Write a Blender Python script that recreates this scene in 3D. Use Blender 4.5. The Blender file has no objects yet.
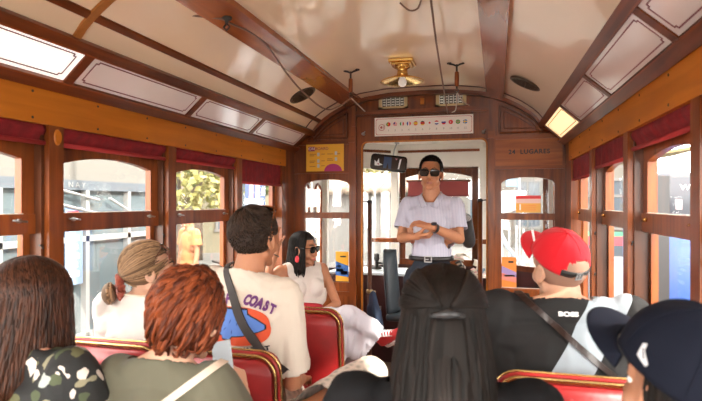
import bpy, bmesh, math, random
from mathutils import Vector as V, Matrix as M, noise
from mathutils.bvhtree import BVHTree
random.seed(7)
PI = math.pi
SC = bpy.context.scene
COL = SC.collection
R = math.radians

# ------------------------------------------------------------------ materials
MATS = {}
def _mat(name):
    m = bpy.data.materials.new(name); m.use_nodes = True
    nt = m.node_tree; b = nt.nodes['Principled BSDF']
    return m, nt, b
def plain(name, col, rough=.6, metal=0, spec=.5, coat=0, bump=0, bscale=60, var=0, vscale=8, sheen=0, trans=0):
    if name in MATS: return MATS[name]
    m, nt, b = _mat(name)
    b.inputs['Base Color'].default_value = (*col, 1)
    b.inputs['Roughness'].default_value = rough
    b.inputs['Metallic'].default_value = metal
    b.inputs['Specular IOR Level'].default_value = spec
    b.inputs['Coat Weight'].default_value = coat
    b.inputs['Coat Roughness'].default_value = .08
    b.inputs['Sheen Weight'].default_value = sheen
    if trans: b.inputs['Transmission Weight'].default_value = trans
    tc = nt.nodes.new('ShaderNodeTexCoord')
    if var:
        n = nt.nodes.new('ShaderNodeTexNoise'); n.inputs['Scale'].default_value = vscale; n.inputs['Detail'].default_value = 4
        nt.links.new(tc.outputs['Object'], n.inputs['Vector'])
        r = nt.nodes.new('ShaderNodeValToRGB')
        r.color_ramp.elements[0].position = .3; r.color_ramp.elements[1].position = .7
        r.color_ramp.elements[0].color = (*[c*(1-var) for c in col], 1)
        r.color_ramp.elements[1].color = (*[min(1, c*(1+var)) for c in col], 1)
        nt.links.new(n.outputs['Fac'], r.inputs['Fac']); nt.links.new(r.outputs['Color'], b.inputs['Base Color'])
    if bump:
        n = nt.nodes.new('ShaderNodeTexNoise'); n.inputs['Scale'].default_value = bscale; n.inputs['Detail'].default_value = 3
        nt.links.new(tc.outputs['Object'], n.inputs['Vector'])
        bp = nt.nodes.new('ShaderNodeBump'); bp.inputs['Strength'].default_value = bump; bp.inputs['Distance'].default_value = .01
        nt.links.new(n.outputs['Fac'], bp.inputs['Height']); nt.links.new(bp.outputs['Normal'], b.inputs['Normal'])
    MATS[name] = m
    return m
def wood(name, c0, c1, axis='Z', rough=.34, scale=1.0, coat=.12):
    """varnished wood: grain stretched along one axis"""
    if name in MATS: return MATS[name]
    m, nt, b = _mat(name)
    tc = nt.nodes.new('ShaderNodeTexCoord'); mp = nt.nodes.new('ShaderNodeMapping')
    s = {'X': (2, 26, 26), 'Y': (26, 2, 26), 'Z': (26, 26, 2)}[axis]
    mp.inputs['Scale'].default_value = [v*scale for v in s]
    n = nt.nodes.new('ShaderNodeTexNoise'); n.inputs['Scale'].default_value = 1; n.inputs['Detail'].default_value = 6; n.inputs['Distortion'].default_value = .8
    n2 = nt.nodes.new('ShaderNodeTexNoise'); n2.inputs['Scale'].default_value = 2.2; n2.inputs['Detail'].default_value = 3
    r = nt.nodes.new('ShaderNodeValToRGB')
    r.color_ramp.elements[0].position = .32; r.color_ramp.elements[1].position = .68
    r.color_ramp.elements[0].color = (*c0, 1); r.color_ramp.elements[1].color = (*c1, 1)
    mix = nt.nodes.new('ShaderNodeMath'); mix.operation = 'MULTIPLY_ADD'; mix.inputs[1].default_value = .55
    mul = nt.nodes.new('ShaderNodeMath'); mul.operation = 'MULTIPLY'; mul.inputs[1].default_value = .45
    L = nt.links.new
    L(tc.outputs['Object'], mp.inputs['Vector']); L(mp.outputs['Vector'], n.inputs['Vector']); L(tc.outputs['Object'], n2.inputs['Vector'])
    L(n2.outputs['Fac'], mul.inputs[0]); L(n.outputs['Fac'], mix.inputs[0]); L(mul.outputs[0], mix.inputs[2]); L(mix.outputs[0], r.inputs['Fac'])
    L(r.outputs['Color'], b.inputs['Base Color'])
    b.inputs['Roughness'].default_value = rough; b.inputs['Coat Weight'].default_value = coat; b.inputs['Coat Roughness'].default_value = .10; b.inputs['Specular IOR Level'].default_value = .32
    bp = nt.nodes.new('ShaderNodeBump'); bp.inputs['Strength'].default_value = .12; bp.inputs['Distance'].default_value = .004
    L(n.outputs['Fac'], bp.inputs['Height']); L(bp.outputs['Normal'], b.inputs['Normal'])
    MATS[name] = m
    return m
def glass(name='window_glass', tint=(1, 1, 1), fac=.07):
    if name in MATS: return MATS[name]
    m = bpy.data.materials.new(name); m.use_nodes = True; nt = m.node_tree; nt.nodes.clear()
    o = nt.nodes.new('ShaderNodeOutputMaterial'); t = nt.nodes.new('ShaderNodeBsdfTransparent'); g = nt.nodes.new('ShaderNodeBsdfGlossy')
    t.inputs['Color'].default_value = (*tint, 1); g.inputs['Roughness'].default_value = .03
    mx = nt.nodes.new('ShaderNodeMixShader'); mx.inputs['Fac'].default_value = fac
    nt.links.new(t.outputs[0], mx.inputs[1]); nt.links.new(g.outputs[0], mx.inputs[2])
    nt.links.new(mx.outputs[0], o.inputs['Surface'])
    MATS[name] = m
    return m
def emis(name, col, s):
    if name in MATS: return MATS[name]
    m, nt, b = _mat(name)
    b.inputs['Base Color'].default_value = (*col, 1); b.inputs['Emission Color'].default_value = (*col, 1); b.inputs['Emission Strength'].default_value = s
    MATS[name] = m
    return m
def hairmat(name, dark, light, rough=.35):
    """hair: every lock carries its own tone"""
    if name in MATS: return MATS[name]
    m, nt, b = _mat(name)
    a = nt.nodes.new('ShaderNodeAttribute'); a.attribute_name = 'tone'
    r = nt.nodes.new('ShaderNodeValToRGB')
    r.color_ramp.elements[0].color = (*dark, 1); r.color_ramp.elements[1].color = (*light, 1)
    nt.links.new(a.outputs['Fac'], r.inputs['Fac']); nt.links.new(r.outputs['Color'], b.inputs['Base Color'])
    b.inputs['Roughness'].default_value = rough; b.inputs['Specular IOR Level'].default_value = .16
    MATS[name] = m
    return m
def skinmat(name, col):
    if name in MATS: return MATS[name]
    m = plain(name, col, rough=.5, var=.07, vscale=14, spec=.4)
    b = m.node_tree.nodes['Principled BSDF']
    b.inputs['Subsurface Weight'].default_value = .12
    b.inputs['Subsurface Radius'].default_value = (.012, .005, .003)
    b.inputs['Subsurface Scale'].default_value = 1
    return m

# ------------------------------------------------------------------ objects
def link(name, me, mat=None, parent=None, smooth=None):
    o = bpy.data.objects.new(name, me); COL.objects.link(o)
    if mat is not None:
        for mm in (mat if isinstance(mat, (list, tuple)) else [mat]): me.materials.append(mm)
    if smooth is not None:
        for p in me.polygons: p.use_smooth = smooth
    if parent is not None: o.parent = parent
    return o
def obj(name, bm, mat, parent=None, smooth=False, loc=None):
    me = bpy.data.meshes.new(name)
    bmesh.ops.recalc_face_normals(bm, faces=bm.faces)
    bm.to_mesh(me); bm.free()
    o = link(name, me, mat, parent, smooth)
    if loc: o.location = loc
    return o
def tag(o, label=None, cat=None, group=None, kind=None):
    if label: o['label'] = label
    if cat: o['category'] = cat
    if group: o['group'] = group
    if kind: o['kind'] = kind
    return o
def thing(name, label, cat, loc=(0, 0, 0), rz=0, group=None):
    o = bpy.data.objects.new(name, None); COL.objects.link(o); o.empty_display_size = .1
    o.location = loc; o.rotation_euler = (0, 0, rz)
    return tag(o, label, cat, group)
def struct(name, bm, mat, parent=None, smooth=False):
    o = obj(name, bm, mat, parent, smooth)
    if parent is None: o['kind'] = 'structure'
    return o
def copy_tree(o, parent=None):
    c = o.copy(); COL.objects.link(c); c.parent = parent
    for ch in [x for x in o.children]:
        copy_tree(ch, c)
    return c

# ------------------------------------------------------------------ mesh helpers
def BM(): return bmesh.new()
def box(bm, x0, x1, y0, y1, z0, z1, mat=0, bev=0, T=None):
    if x0 > x1: x0, x1 = x1, x0
    if y0 > y1: y0, y1 = y1, y0
    if z0 > z1: z0, z1 = z1, z0
    vs = [bm.verts.new((x, y, z)) for x in (x0, x1) for y in (y0, y1) for z in (z0, z1)]
    fs = [bm.faces.new([vs[i] for i in q]) for q in ((0, 1, 3, 2), (4, 6, 7, 5), (0, 4, 5, 1), (2, 3, 7, 6), (0, 2, 6, 4), (1, 5, 7, 3))]
    for f in fs: f.material_index = mat
    if bev:
        es = list({e for f in fs for e in f.edges})
        g = bmesh.ops.bevel(bm, geom=es, offset=bev, segments=2, affect='EDGES', profile=.5)
        vs = list({v for f in g['faces'] for v in f.verts} | {v for v in vs if v.is_valid})
        for f in g['faces']: f.material_index = mat
    if T is not None: bmesh.ops.transform(bm, matrix=T, verts=[v for v in vs if v.is_valid])
    return vs
def frame_of(d):
    d = d.normalized(); u = d.cross(V((0, 0, 1)))
    if u.length < 1e-3: u = d.cross(V((0, 1, 0)))
    u.normalize(); return u, u.cross(d).normalized()
def tube(bm, pts, r, n=8, cap=True, flat=1.0, mat=0, up=None):
    """tube through the points; r number or list; flat squashes the second axis"""
    pts = [V(p) for p in pts]; k = len(pts)
    rr = r if isinstance(r, (list, tuple)) else [r]*k
    rings = []; u = None
    for i, p in enumerate(pts):
        d = (pts[min(i+1, k-1)]-pts[max(i-1, 0)])
        if d.length < 1e-9: d = V((0, 0, 1))
        d.normalize()
        if u is None:
            if up is not None: u = V(up).cross(d).normalized()
            else: u, _ = frame_of(d)
        u = (u-d*u.dot(d))
        if u.length < 1e-6: u, _ = frame_of(d)
        u.normalize(); w = d.cross(u).normalized()
        rings.append([bm.verts.new(p+(u*math.cos(a)+w*flat*math.sin(a))*rr[i]) for a in [2*PI*j/n for j in range(n)]])
    for a, b in zip(rings, rings[1:]):
        for j in range(n):
            f = bm.faces.new((a[j], a[(j+1) % n], b[(j+1) % n], b[j])); f.material_index = mat; f.smooth = True
    if cap:
        for rg in (rings[0][::-1], rings[-1]):
            f = bm.faces.new(rg); f.material_index = mat
    return rings
def lathe(bm, prof, c=(0, 0, 0), n=32, mat=0, T=None):
    """prof: list of (radius, z)"""
    c = V(c); rings = []
    for r, z in prof:
        if r < 1e-6: rings.append([bm.verts.new(c+V((0, 0, z)))])
        else: rings.append([bm.verts.new(c+V((r*math.cos(2*PI*j/n), r*math.sin(2*PI*j/n), z))) for j in range(n)])
    for a, b in zip(rings, rings[1:]):
        for j in range(n):
            q = [a[j % len(a)], a[(j+1) % len(a)], b[(j+1) % len(b)], b[j % len(b)]]
            q = list(dict.fromkeys(q))
            if len(q) >= 3:
                f = bm.faces.new(q); f.material_index = mat; f.smooth = True
    if T is not None: bmesh.ops.transform(bm, matrix=T, verts=[v for rg in rings for v in rg])
def prism(bm, poly, a, b, f, mat=0):
    """extrude polygon poly [(u,v)] between depths a and b; f(u,v,depth)->point"""
    n = len(poly)
    A = [bm.verts.new(f(u, v, a)) for u, v in poly]; B_ = [bm.verts.new(f(u, v, b)) for u, v in poly]
    fs = [bm.faces.new(A[::-1]), bm.faces.new(B_)]
    for i in range(n): fs.append(bm.faces.new((A[i], A[(i+1) % n], B_[(i+1) % n], B_[i])))
    for q in fs: q.material_index = mat
def curtain(bm, us, lo, hi, a, b, f, mat=0):
    """solid strip between curves lo(u) and hi(u)"""
    for p, q in zip(us, us[1:]):
        prism(bm, [(p, lo(p)), (q, lo(q)), (q, hi(q)), (p, hi(p))], a, b, f, mat)
def rrect(w, h, r, n=5, corners=(1, 1, 1, 1)):
    """rounded rectangle outline, centred; corners: TR, TL, BL, BR"""
    out = []
    for k, (sx, sy) in enumerate(((1, 1), (-1, 1), (-1, -1), (1, -1))):
        rr = r*corners[k]+1e-5
        for i in range(n+1):
            a = PI/2*k+PI/2*i/n
            out.append((sx*(w/2-rr)+rr*math.cos(a), sy*(h/2-rr)+rr*math.sin(a)))
    return out
XZ = lambda u, v, d: V((u, d, v))
YZ = lambda u, v, d: V((d, u, v))
XY = lambda u, v, d: V((u, v, d))

def text_mesh(body, size, extrude=.0008, align='CENTER', shear=0, spacing=1.0, bold=0):
    """lettering as a mesh lying in XY"""
    cu = bpy.data.curves.new('t', 'FONT'); cu.body = body; cu.size = size; cu.extrude = extrude
    cu.align_x = align; cu.align_y = 'CENTER'; cu.shear = shear; cu.space_character = spacing; cu.resolution_u = 3; cu.offset = bold
    o = bpy.data.objects.new('t', cu); COL.objects.link(o)
    dg = bpy.context.evaluated_depsgraph_get(); dg.update()
    me = bpy.data.meshes.new_from_object(o.evaluated_get(dg))
    bpy.data.objects.remove(o); bpy.data.curves.remove(cu)
    return me
def text_obj(name, body, size, mat, parent, loc, rot=(PI/2, 0, 0), **k):
    me = text_mesh(body, size, **k)
    me.materials.clear()
    o = link(name, me, mat, parent); o.location = loc; o.rotation_euler = rot
    return o

def remesh(bm, vox, sm=3, solid=0, disp=None, cut=None):
    """fuse overlapping closed shells into one continuous surface"""
    me = bpy.data.meshes.new('t'); bm.to_mesh(me); bm.free()
    o = bpy.data.objects.new('t', me); COL.objects.link(o)
    m = o.modifiers.new('r', 'REMESH'); m.mode = 'VOXEL'; m.voxel_size = vox; m.use_smooth_shade = True
    s = o.modifiers.new('s', 'SMOOTH'); s.factor = .5; s.iterations = sm
    dg = bpy.context.evaluated_depsgraph_get(); dg.update()
    out = bpy.data.meshes.new_from_object(o.evaluated_get(dg))
    bpy.data.objects.remove(o); bpy.data.meshes.remove(me)
    if disp or cut:
        b = bmesh.new(); b.from_mesh(out)
        if cut:
            kill = [v for v in b.verts if cut(v.co)]
            bmesh.ops.delete(b, geom=kill, context='VERTS')
        if disp:
            b.normal_update()
            mv = [(v, v.normal*disp(v.co)) for v in b.verts]
            for v, d in mv: v.co += d
        b.to_mesh(out); b.free()
    if solid:
        o = bpy.data.objects.new('t', out); COL.objects.link(o)
        s = o.modifiers.new('s', 'SOLIDIFY'); s.thickness = solid; s.offset = -1
        dg = bpy.context.evaluated_depsgraph_get(); dg.update()
        o2 = bpy.data.meshes.new_from_object(o.evaluated_get(dg))
        bpy.data.objects.remove(o); bpy.data.meshes.remove(out); out = o2
    for p in out.polygons: p.use_smooth = True
    out.materials.clear()
    return out
def solidify(bm, t, offset=-1):
    me = bpy.data.meshes.new('t'); bm.to_mesh(me); bm.free()
    o = bpy.data.objects.new('t', me); COL.objects.link(o)
    s = o.modifiers.new('s', 'SOLIDIFY'); s.thickness = t; s.offset = offset
    dg = bpy.context.evaluated_depsgraph_get(); dg.update()
    out = bpy.data.meshes.new_from_object(o.evaluated_get(dg))
    bpy.data.objects.remove(o); bpy.data.meshes.remove(me)
    for p in out.polygons: p.use_smooth = True
    return out

class Body:
    """collects ellipsoids and tapered capsules"""
    def __init__(s): s.bm = bmesh.new()
    def ell(s, c, r, T=None, n=16):
        g = bmesh.ops.create_uvsphere(s.bm, u_segments=n+4, v_segments=n, radius=1)
        mm = M.Translation(V(c)) @ M.Diagonal((*r, 1))
        if T is not None: mm = T @ mm
        bmesh.ops.transform(s.bm, matrix=mm, verts=g['verts'])
    def cap(s, p0, r0, p1, r1, T=None, n=14):
        p0 = V(p0); p1 = V(p1)
        if T is not None: p0 = T @ p0; p1 = T @ p1
        d = (p1-p0).normalized() if (p1-p0).length > 1e-6 else V((0, 0, 1))
        pts = [p0-d*r0*.98]; rr = [r0*.12]
        for a in (65, 35, 0): pts.append(p0-d*r0*math.sin(R(a))); rr.append(r0*math.cos(R(a)))
        for a in (0, 35, 65): pts.append(p1+d*r1*math.sin(R(a))); rr.append(r1*math.cos(R(a)))
        pts.append(p1+d*r1*.98); rr.append(r1*.12)
        tube(s.bm, pts, rr, n)
    def chain(s, pts, rs, T=None):
        for a, b, x, y in zip(pts, pts[1:], rs, rs[1:]): s.cap(a, x, b, y, T)
# ================================================================== THE TRAM: shell
XL, XR = -1.617, .53          # inner faces of the window posts
YB = 4.2                       # bulkhead
Y0 = -.58                      # rear end
H = 1.45
w_dark = wood('dark_varnished_wood_upright', (.05, .010, .0025), (.24, .058, .010), 'Z')
w_darkY = wood('dark_varnished_wood_long', (.05, .010, .0025), (.24, .058, .010), 'Y')
w_darkX = wood('dark_varnished_wood_cross', (.06, .012, .003), (.26, .063, .011), 'X')
w_mid = wood('chestnut_wood_upright', (.075, .015, .003), (.33, .082, .013), 'Z')
w_midX = wood('chestnut_wood_cross', (.075, .015, .003), (.33, .082, .013), 'X')
w_midY = wood('chestnut_wood_long', (.10, .020, .004), (.36, .09, .014), 'Y')
w_gold = wood('golden_oak_board', (.42, .125, .008), (.66, .225, .02), 'Y', rough=.38, scale=.7)
w_beam = wood('ceiling_beam_wood', (.20, .045, .010), (.42, .125, .03), 'Y', rough=.22, coat=.8)
cream_ceiling = plain('cream_painted_ceiling', (.97, .78, .56), rough=.30, coat=1.0, var=.04, vscale=1.5, bump=.22, bscale=2.2)
cream_paint = plain('cream_white_paint', (.82, .78, .70), rough=.4, var=.03)
dark_line = plain('dark_brown_pinstripe', (.07, .018, .015), rough=.5)
brass = plain('polished_brass', (.72, .45, .14), rough=.18, metal=1)
dull_brass = plain('aged_brass', (.45, .33, .18), rough=.4, metal=1)
steel = plain('grey_steel', (.45, .45, .45), rough=.35, metal=1)
black_iron = plain('black_iron', (.03, .025, .022), rough=.45)
g_win = glass()
velvet = plain('crimson_blind_cloth', (.20, .007, .011), rough=.85, sheen=0, bump=.3, bscale=90, var=.25, vscale=22)
velvet_hem = plain('crimson_blind_hem', (.36, .02, .022), rough=.7, sheen=0)

# floor
b = BM()
box(b, XL-.12, XR+.12, Y0-.05, YB, -.06, 0)
fl = struct('floor', b, wood('floor_slats', (.05, .028, .018), (.13, .075, .045), 'Y', rough=.6, coat=0))
b = BM()
for i in range(17):
    x = -.95+i*.05
    box(b, x, x+.028, Y0, YB-.03, 0, .008)
struct('trim_1', b, wood('floor_ribs', (.09, .05, .03), (.18, .11, .06), 'Y', rough=.6, coat=0))

# ceiling profile: distance from the centre line -> height
CXM = (XL+XR)/2-.02
PROF = [(0, 2.315), (.25, 2.31), (.45, 2.285), (.6, 2.24), (.72, 2.18), (.80, 2.125), (.845, 2.085), (.885, 2.035)]
def ceil_z(x):
    d = abs(x-CXM)
    for (a, za), (c, zc) in zip(PROF, PROF[1:]):
        if d <= c: return za+(zc-za)*(d-a)/(c-a)
    return PROF[-1][1]
def smooth_prof(n=48):
    xs = [-.885+1.77*i/n for i in range(n+1)]
    return [(CXM+x, ceil_z(CXM+x)) for x in xs]
b = BM()
pr_ = smooth_prof()
top = [(x, z+.03) for x, z in pr_]
rows = []
for y in (Y0, YB+.02):
    rows.append(([b.verts.new((x, y, z)) for x, z in pr_], [b.verts.new((x, y, z)) for x, z in top]))
for i in range(len(pr_)-1):
    b.faces.new((rows[0][0][i], rows[0][0][i+1], rows[1][0][i+1], rows[1][0][i]))
    b.faces.new((rows[0][1][i], rows[0][1][i+1], rows[1][1][i+1], rows[1][1][i]))
b_ceil = b
ceil = None # cream_ceiling, smooth=True)

def CS(b):
    for v in b.verts:
        if v.co.x > CXM: v.co.x -= ((v.co.y-1.6)*SPL-.045)*min(1, (v.co.x-CXM)/.885)**3
    return b
SPL = .055/2.6
def sweep(b, xz, y0, y1, m=0):
    prism(b, xz, y0, y1, XZ, m)
def strip_on_ceiling(b, xa, xb, y0, y1, t):
    xs = [xa+(xb-xa)*i/4 for i in range(5)]
    sweep(b, [(x, ceil_z(x)-t) for x in xs]+[(x, ceil_z(x)+.004) for x in xs[::-1]], y0, y1)
ceil = struct('ceiling', CS(b_ceil), cream_ceiling, smooth=True)
# the two broad longitudinal beams
n = 1
def trim(b, mat, smooth=False):
    global n; n += 1
    return struct('trim_%d' % n, b, mat, smooth=smooth)
b = BM(); strip_on_ceiling(b, -1.165, -1.035, Y0, YB, .028); trim(b, w_beam)
b = BM(); strip_on_ceiling(b, -.075, .045, Y0, YB, .028); trim(b, w_beam)
# narrow dark battens above the cornice
for sgn in (-1,):
    b = BM(); xa = CXM+sgn*.812; strip_on_ceiling(b, xa-.009, xa+.009, Y0, YB, .012); trim(CS(b), w_darkY)
# cross ribs
def rib(y, w, t, mat):
    b = BM(); pts = [(x, z-t) for x, z in pr_]+[(x, z+.004) for x, z in pr_[::-1]]
    k = len(pr_)
    for i in range(k-1):
        (x0, z0), (x1, z1) = pr_[i], pr_[i+1]
        prism(b, [(x0, z0-t), (x1, z1-t), (x1, z1+.002), (x0, z0+.002)], y, y+w, XZ)
    return trim(CS(b), mat)
rib(1.58, .035, .012, wood('golden_rib', (.30, .11, .02), (.5, .2, .05), 'X'))
rib(.1, .035, .012, MATS['golden_rib'])
rib(3.98, .012, .006, dark_line)
rib(YB-.06, .06, .030, w_darkX)

# cornice: sloping boards with the white panels; letterboard; side walls
SPL = .055/2.6                       # the right side closes in a little towards the bulkhead
def RX(x, y, side):                 # x as distance measured on the left side
    if side < 0: return XL+x
    return XR-x-(y-1.6)*SPL
CORN0 = (.0, 1.877); CORN1 = (.172, 2.03)
DIV = [Y0, .17, .93, 1.70, 2.52, 3.27, 4.08]
def cornice_pt(t, off=0):
    x = CORN0[0]+(CORN1[0]-CORN0[0])*t; z = CORN0[1]+(CORN1[1]-CORN0[1])*t
    l = math.hypot(CORN1[0]-CORN0[0], CORN1[1]-CORN0[1]); nx = (CORN1[1]-CORN0[1])/l; nz = -(CORN1[0]-CORN0[0])/l
    return x+nx*off, z+nz*off
def cornice_box(b, t0, t1, y0, y1, o0, o1, side, m=0):
    vs = []
    for y in (y0, y1):
        for t, o in ((t0, o0), (t1, o0), (t1, o1), (t0, o1)):
            x, z = cornice_pt(t, o); vs.append(b.verts.new((RX(x, y, side), y, z)))
    for q in ((0, 1, 2, 3), (7, 6, 5, 4), (0, 4, 5, 1), (1, 5, 6, 2), (2, 6, 7, 3), (3, 7, 4, 0)):
        f = b.faces.new([vs[i] for i in q]); f.material_index = m
white_panel = plain('white_enamel_panel', (.90, .86, .85), rough=.12, coat=.8, var=.02)
glow_white = emis('white_glass_added_glow', (1, .98, .93), .5)  # panel brightness put in as emission; no lamp stands behind it
glow_warm = emis('warm_glass_added_glow', (1, .78, .42), .75)  # warm light on the panel is added emission, not a lamp
maroon_line = plain('maroon_pinstripe', (.16, .012, .03), rough=.4)
side_names = {-1: 'left', 1: 'right'}
for side in (-1, 1):
    # backing slope board with rails (structure)
    b = BM()
    cornice_box(b, -.03, 1.03, Y0, YB, -.030, -.012, side)
    cornice_box(b, -.0, .22, Y0, YB, -.014, .012, side)
    cornice_box(b, .86, 1.04, Y0, YB, -.014, .016, side)
    for d in DIV[1:]: cornice_box(b, .2, .88, d-.022, d+.022, -.014, .008, side)
    trim(b, w_darkY)
    # small quadrant bead
    b = BM(); cornice_box(b, .19, .225, Y0, YB, .0, .016, side); cornice_box(b, .845, .875, Y0, YB, .0, .018, side); trim(b, w_midY)
    for i, (a, c) in enumerate(zip(DIV, DIV[1:])):
        if c < 1.2: continue
        kind = glow_white if (side < 0 and i == 2) else (glow_warm if (side > 0 and i == 5) else white_panel)
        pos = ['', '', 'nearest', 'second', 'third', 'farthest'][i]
        what = 'white added-glow' if kind is glow_white else ('warm yellow added-glow' if kind is glow_warm else 'glossy white')
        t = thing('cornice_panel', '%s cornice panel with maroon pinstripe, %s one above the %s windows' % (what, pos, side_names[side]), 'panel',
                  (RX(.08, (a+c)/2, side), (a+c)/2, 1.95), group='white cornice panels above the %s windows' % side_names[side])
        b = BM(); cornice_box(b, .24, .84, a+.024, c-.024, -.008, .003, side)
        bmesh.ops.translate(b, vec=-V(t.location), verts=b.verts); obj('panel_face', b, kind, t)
        b = BM(); ya, yc = a+.05, c-.05; s_ = .03; w_ = .0045; o0, o1 = .003, .0045
        wt = w_/.23
        cornice_box(b, .30, .30+wt, ya+s_, yc-s_, o0, o1, side); cornice_box(b, .78-wt, .78, ya+s_, yc-s_, o0, o1, side)
        cornice_box(b, .36, .72, ya, ya+w_, o0, o1, side); cornice_box(b, .36, .72, yc-w_, yc, o0, o1, side)
        for yy, dy in ((ya, s_), (yc, -s_)):
            cornice_box(b, .36-wt, .36, *sorted((yy, yy+dy*.5)), o0, o1, side); cornice_box(b, .72, .72+wt, *sorted((yy, yy+dy*.5)), o0, o1, side)
            m_ = yy+dy*.5
            cornice_box(b, .30, .36, m_-w_/2, m_+w_/2, o0, o1, side); cornice_box(b, .72, .78, m_-w_/2, m_+w_/2, o0, o1, side)
            cornice_box(b, .30, .30+wt, *sorted((m_, yy+dy)), o0, o1, side); cornice_box(b, .78-wt, .78, *sorted((m_, yy+dy)), o0, o1, side)
        bmesh.ops.translate(b, vec=-V(t.location), verts=b.verts); obj('pinstripe', b, maroon_line, t)
    # golden letterboard
    yend = 4.0
    b = BM()
    ys = [Y0, yend]
    for a, c in zip(ys, ys[1:]):
        vs = []
        for y in (a, c):
            for x, z in ((-.02, 1.742), (0, 1.742), (0, 1.872), (-.02, 1.872)): vs.append(b.verts.new((RX(x, y, side), y, z)))
        for q in ((0, 1, 2, 3), (7, 6, 5, 4), (0, 4, 5, 1), (1, 5, 6, 2), (2, 6, 7, 3), (3, 7, 4, 0)): b.faces.new([vs[i] for i in q])
    trim(b, w_gold)
    b = BM()
    for k in range(14):
        y = -.4+k*.33
        if y > 3.95: break
        for z in (1.76, 1.855):
            g = bmesh.ops.create_cone(b, cap_ends=True, segments=10, radius1=.005, radius2=.005, depth=.003, matrix=M.Translation((RX(.0005, y, side), y, z)) @ M.Rotation(PI/2, 4, 'Y'))
    trim(b, black_iron)

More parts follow.
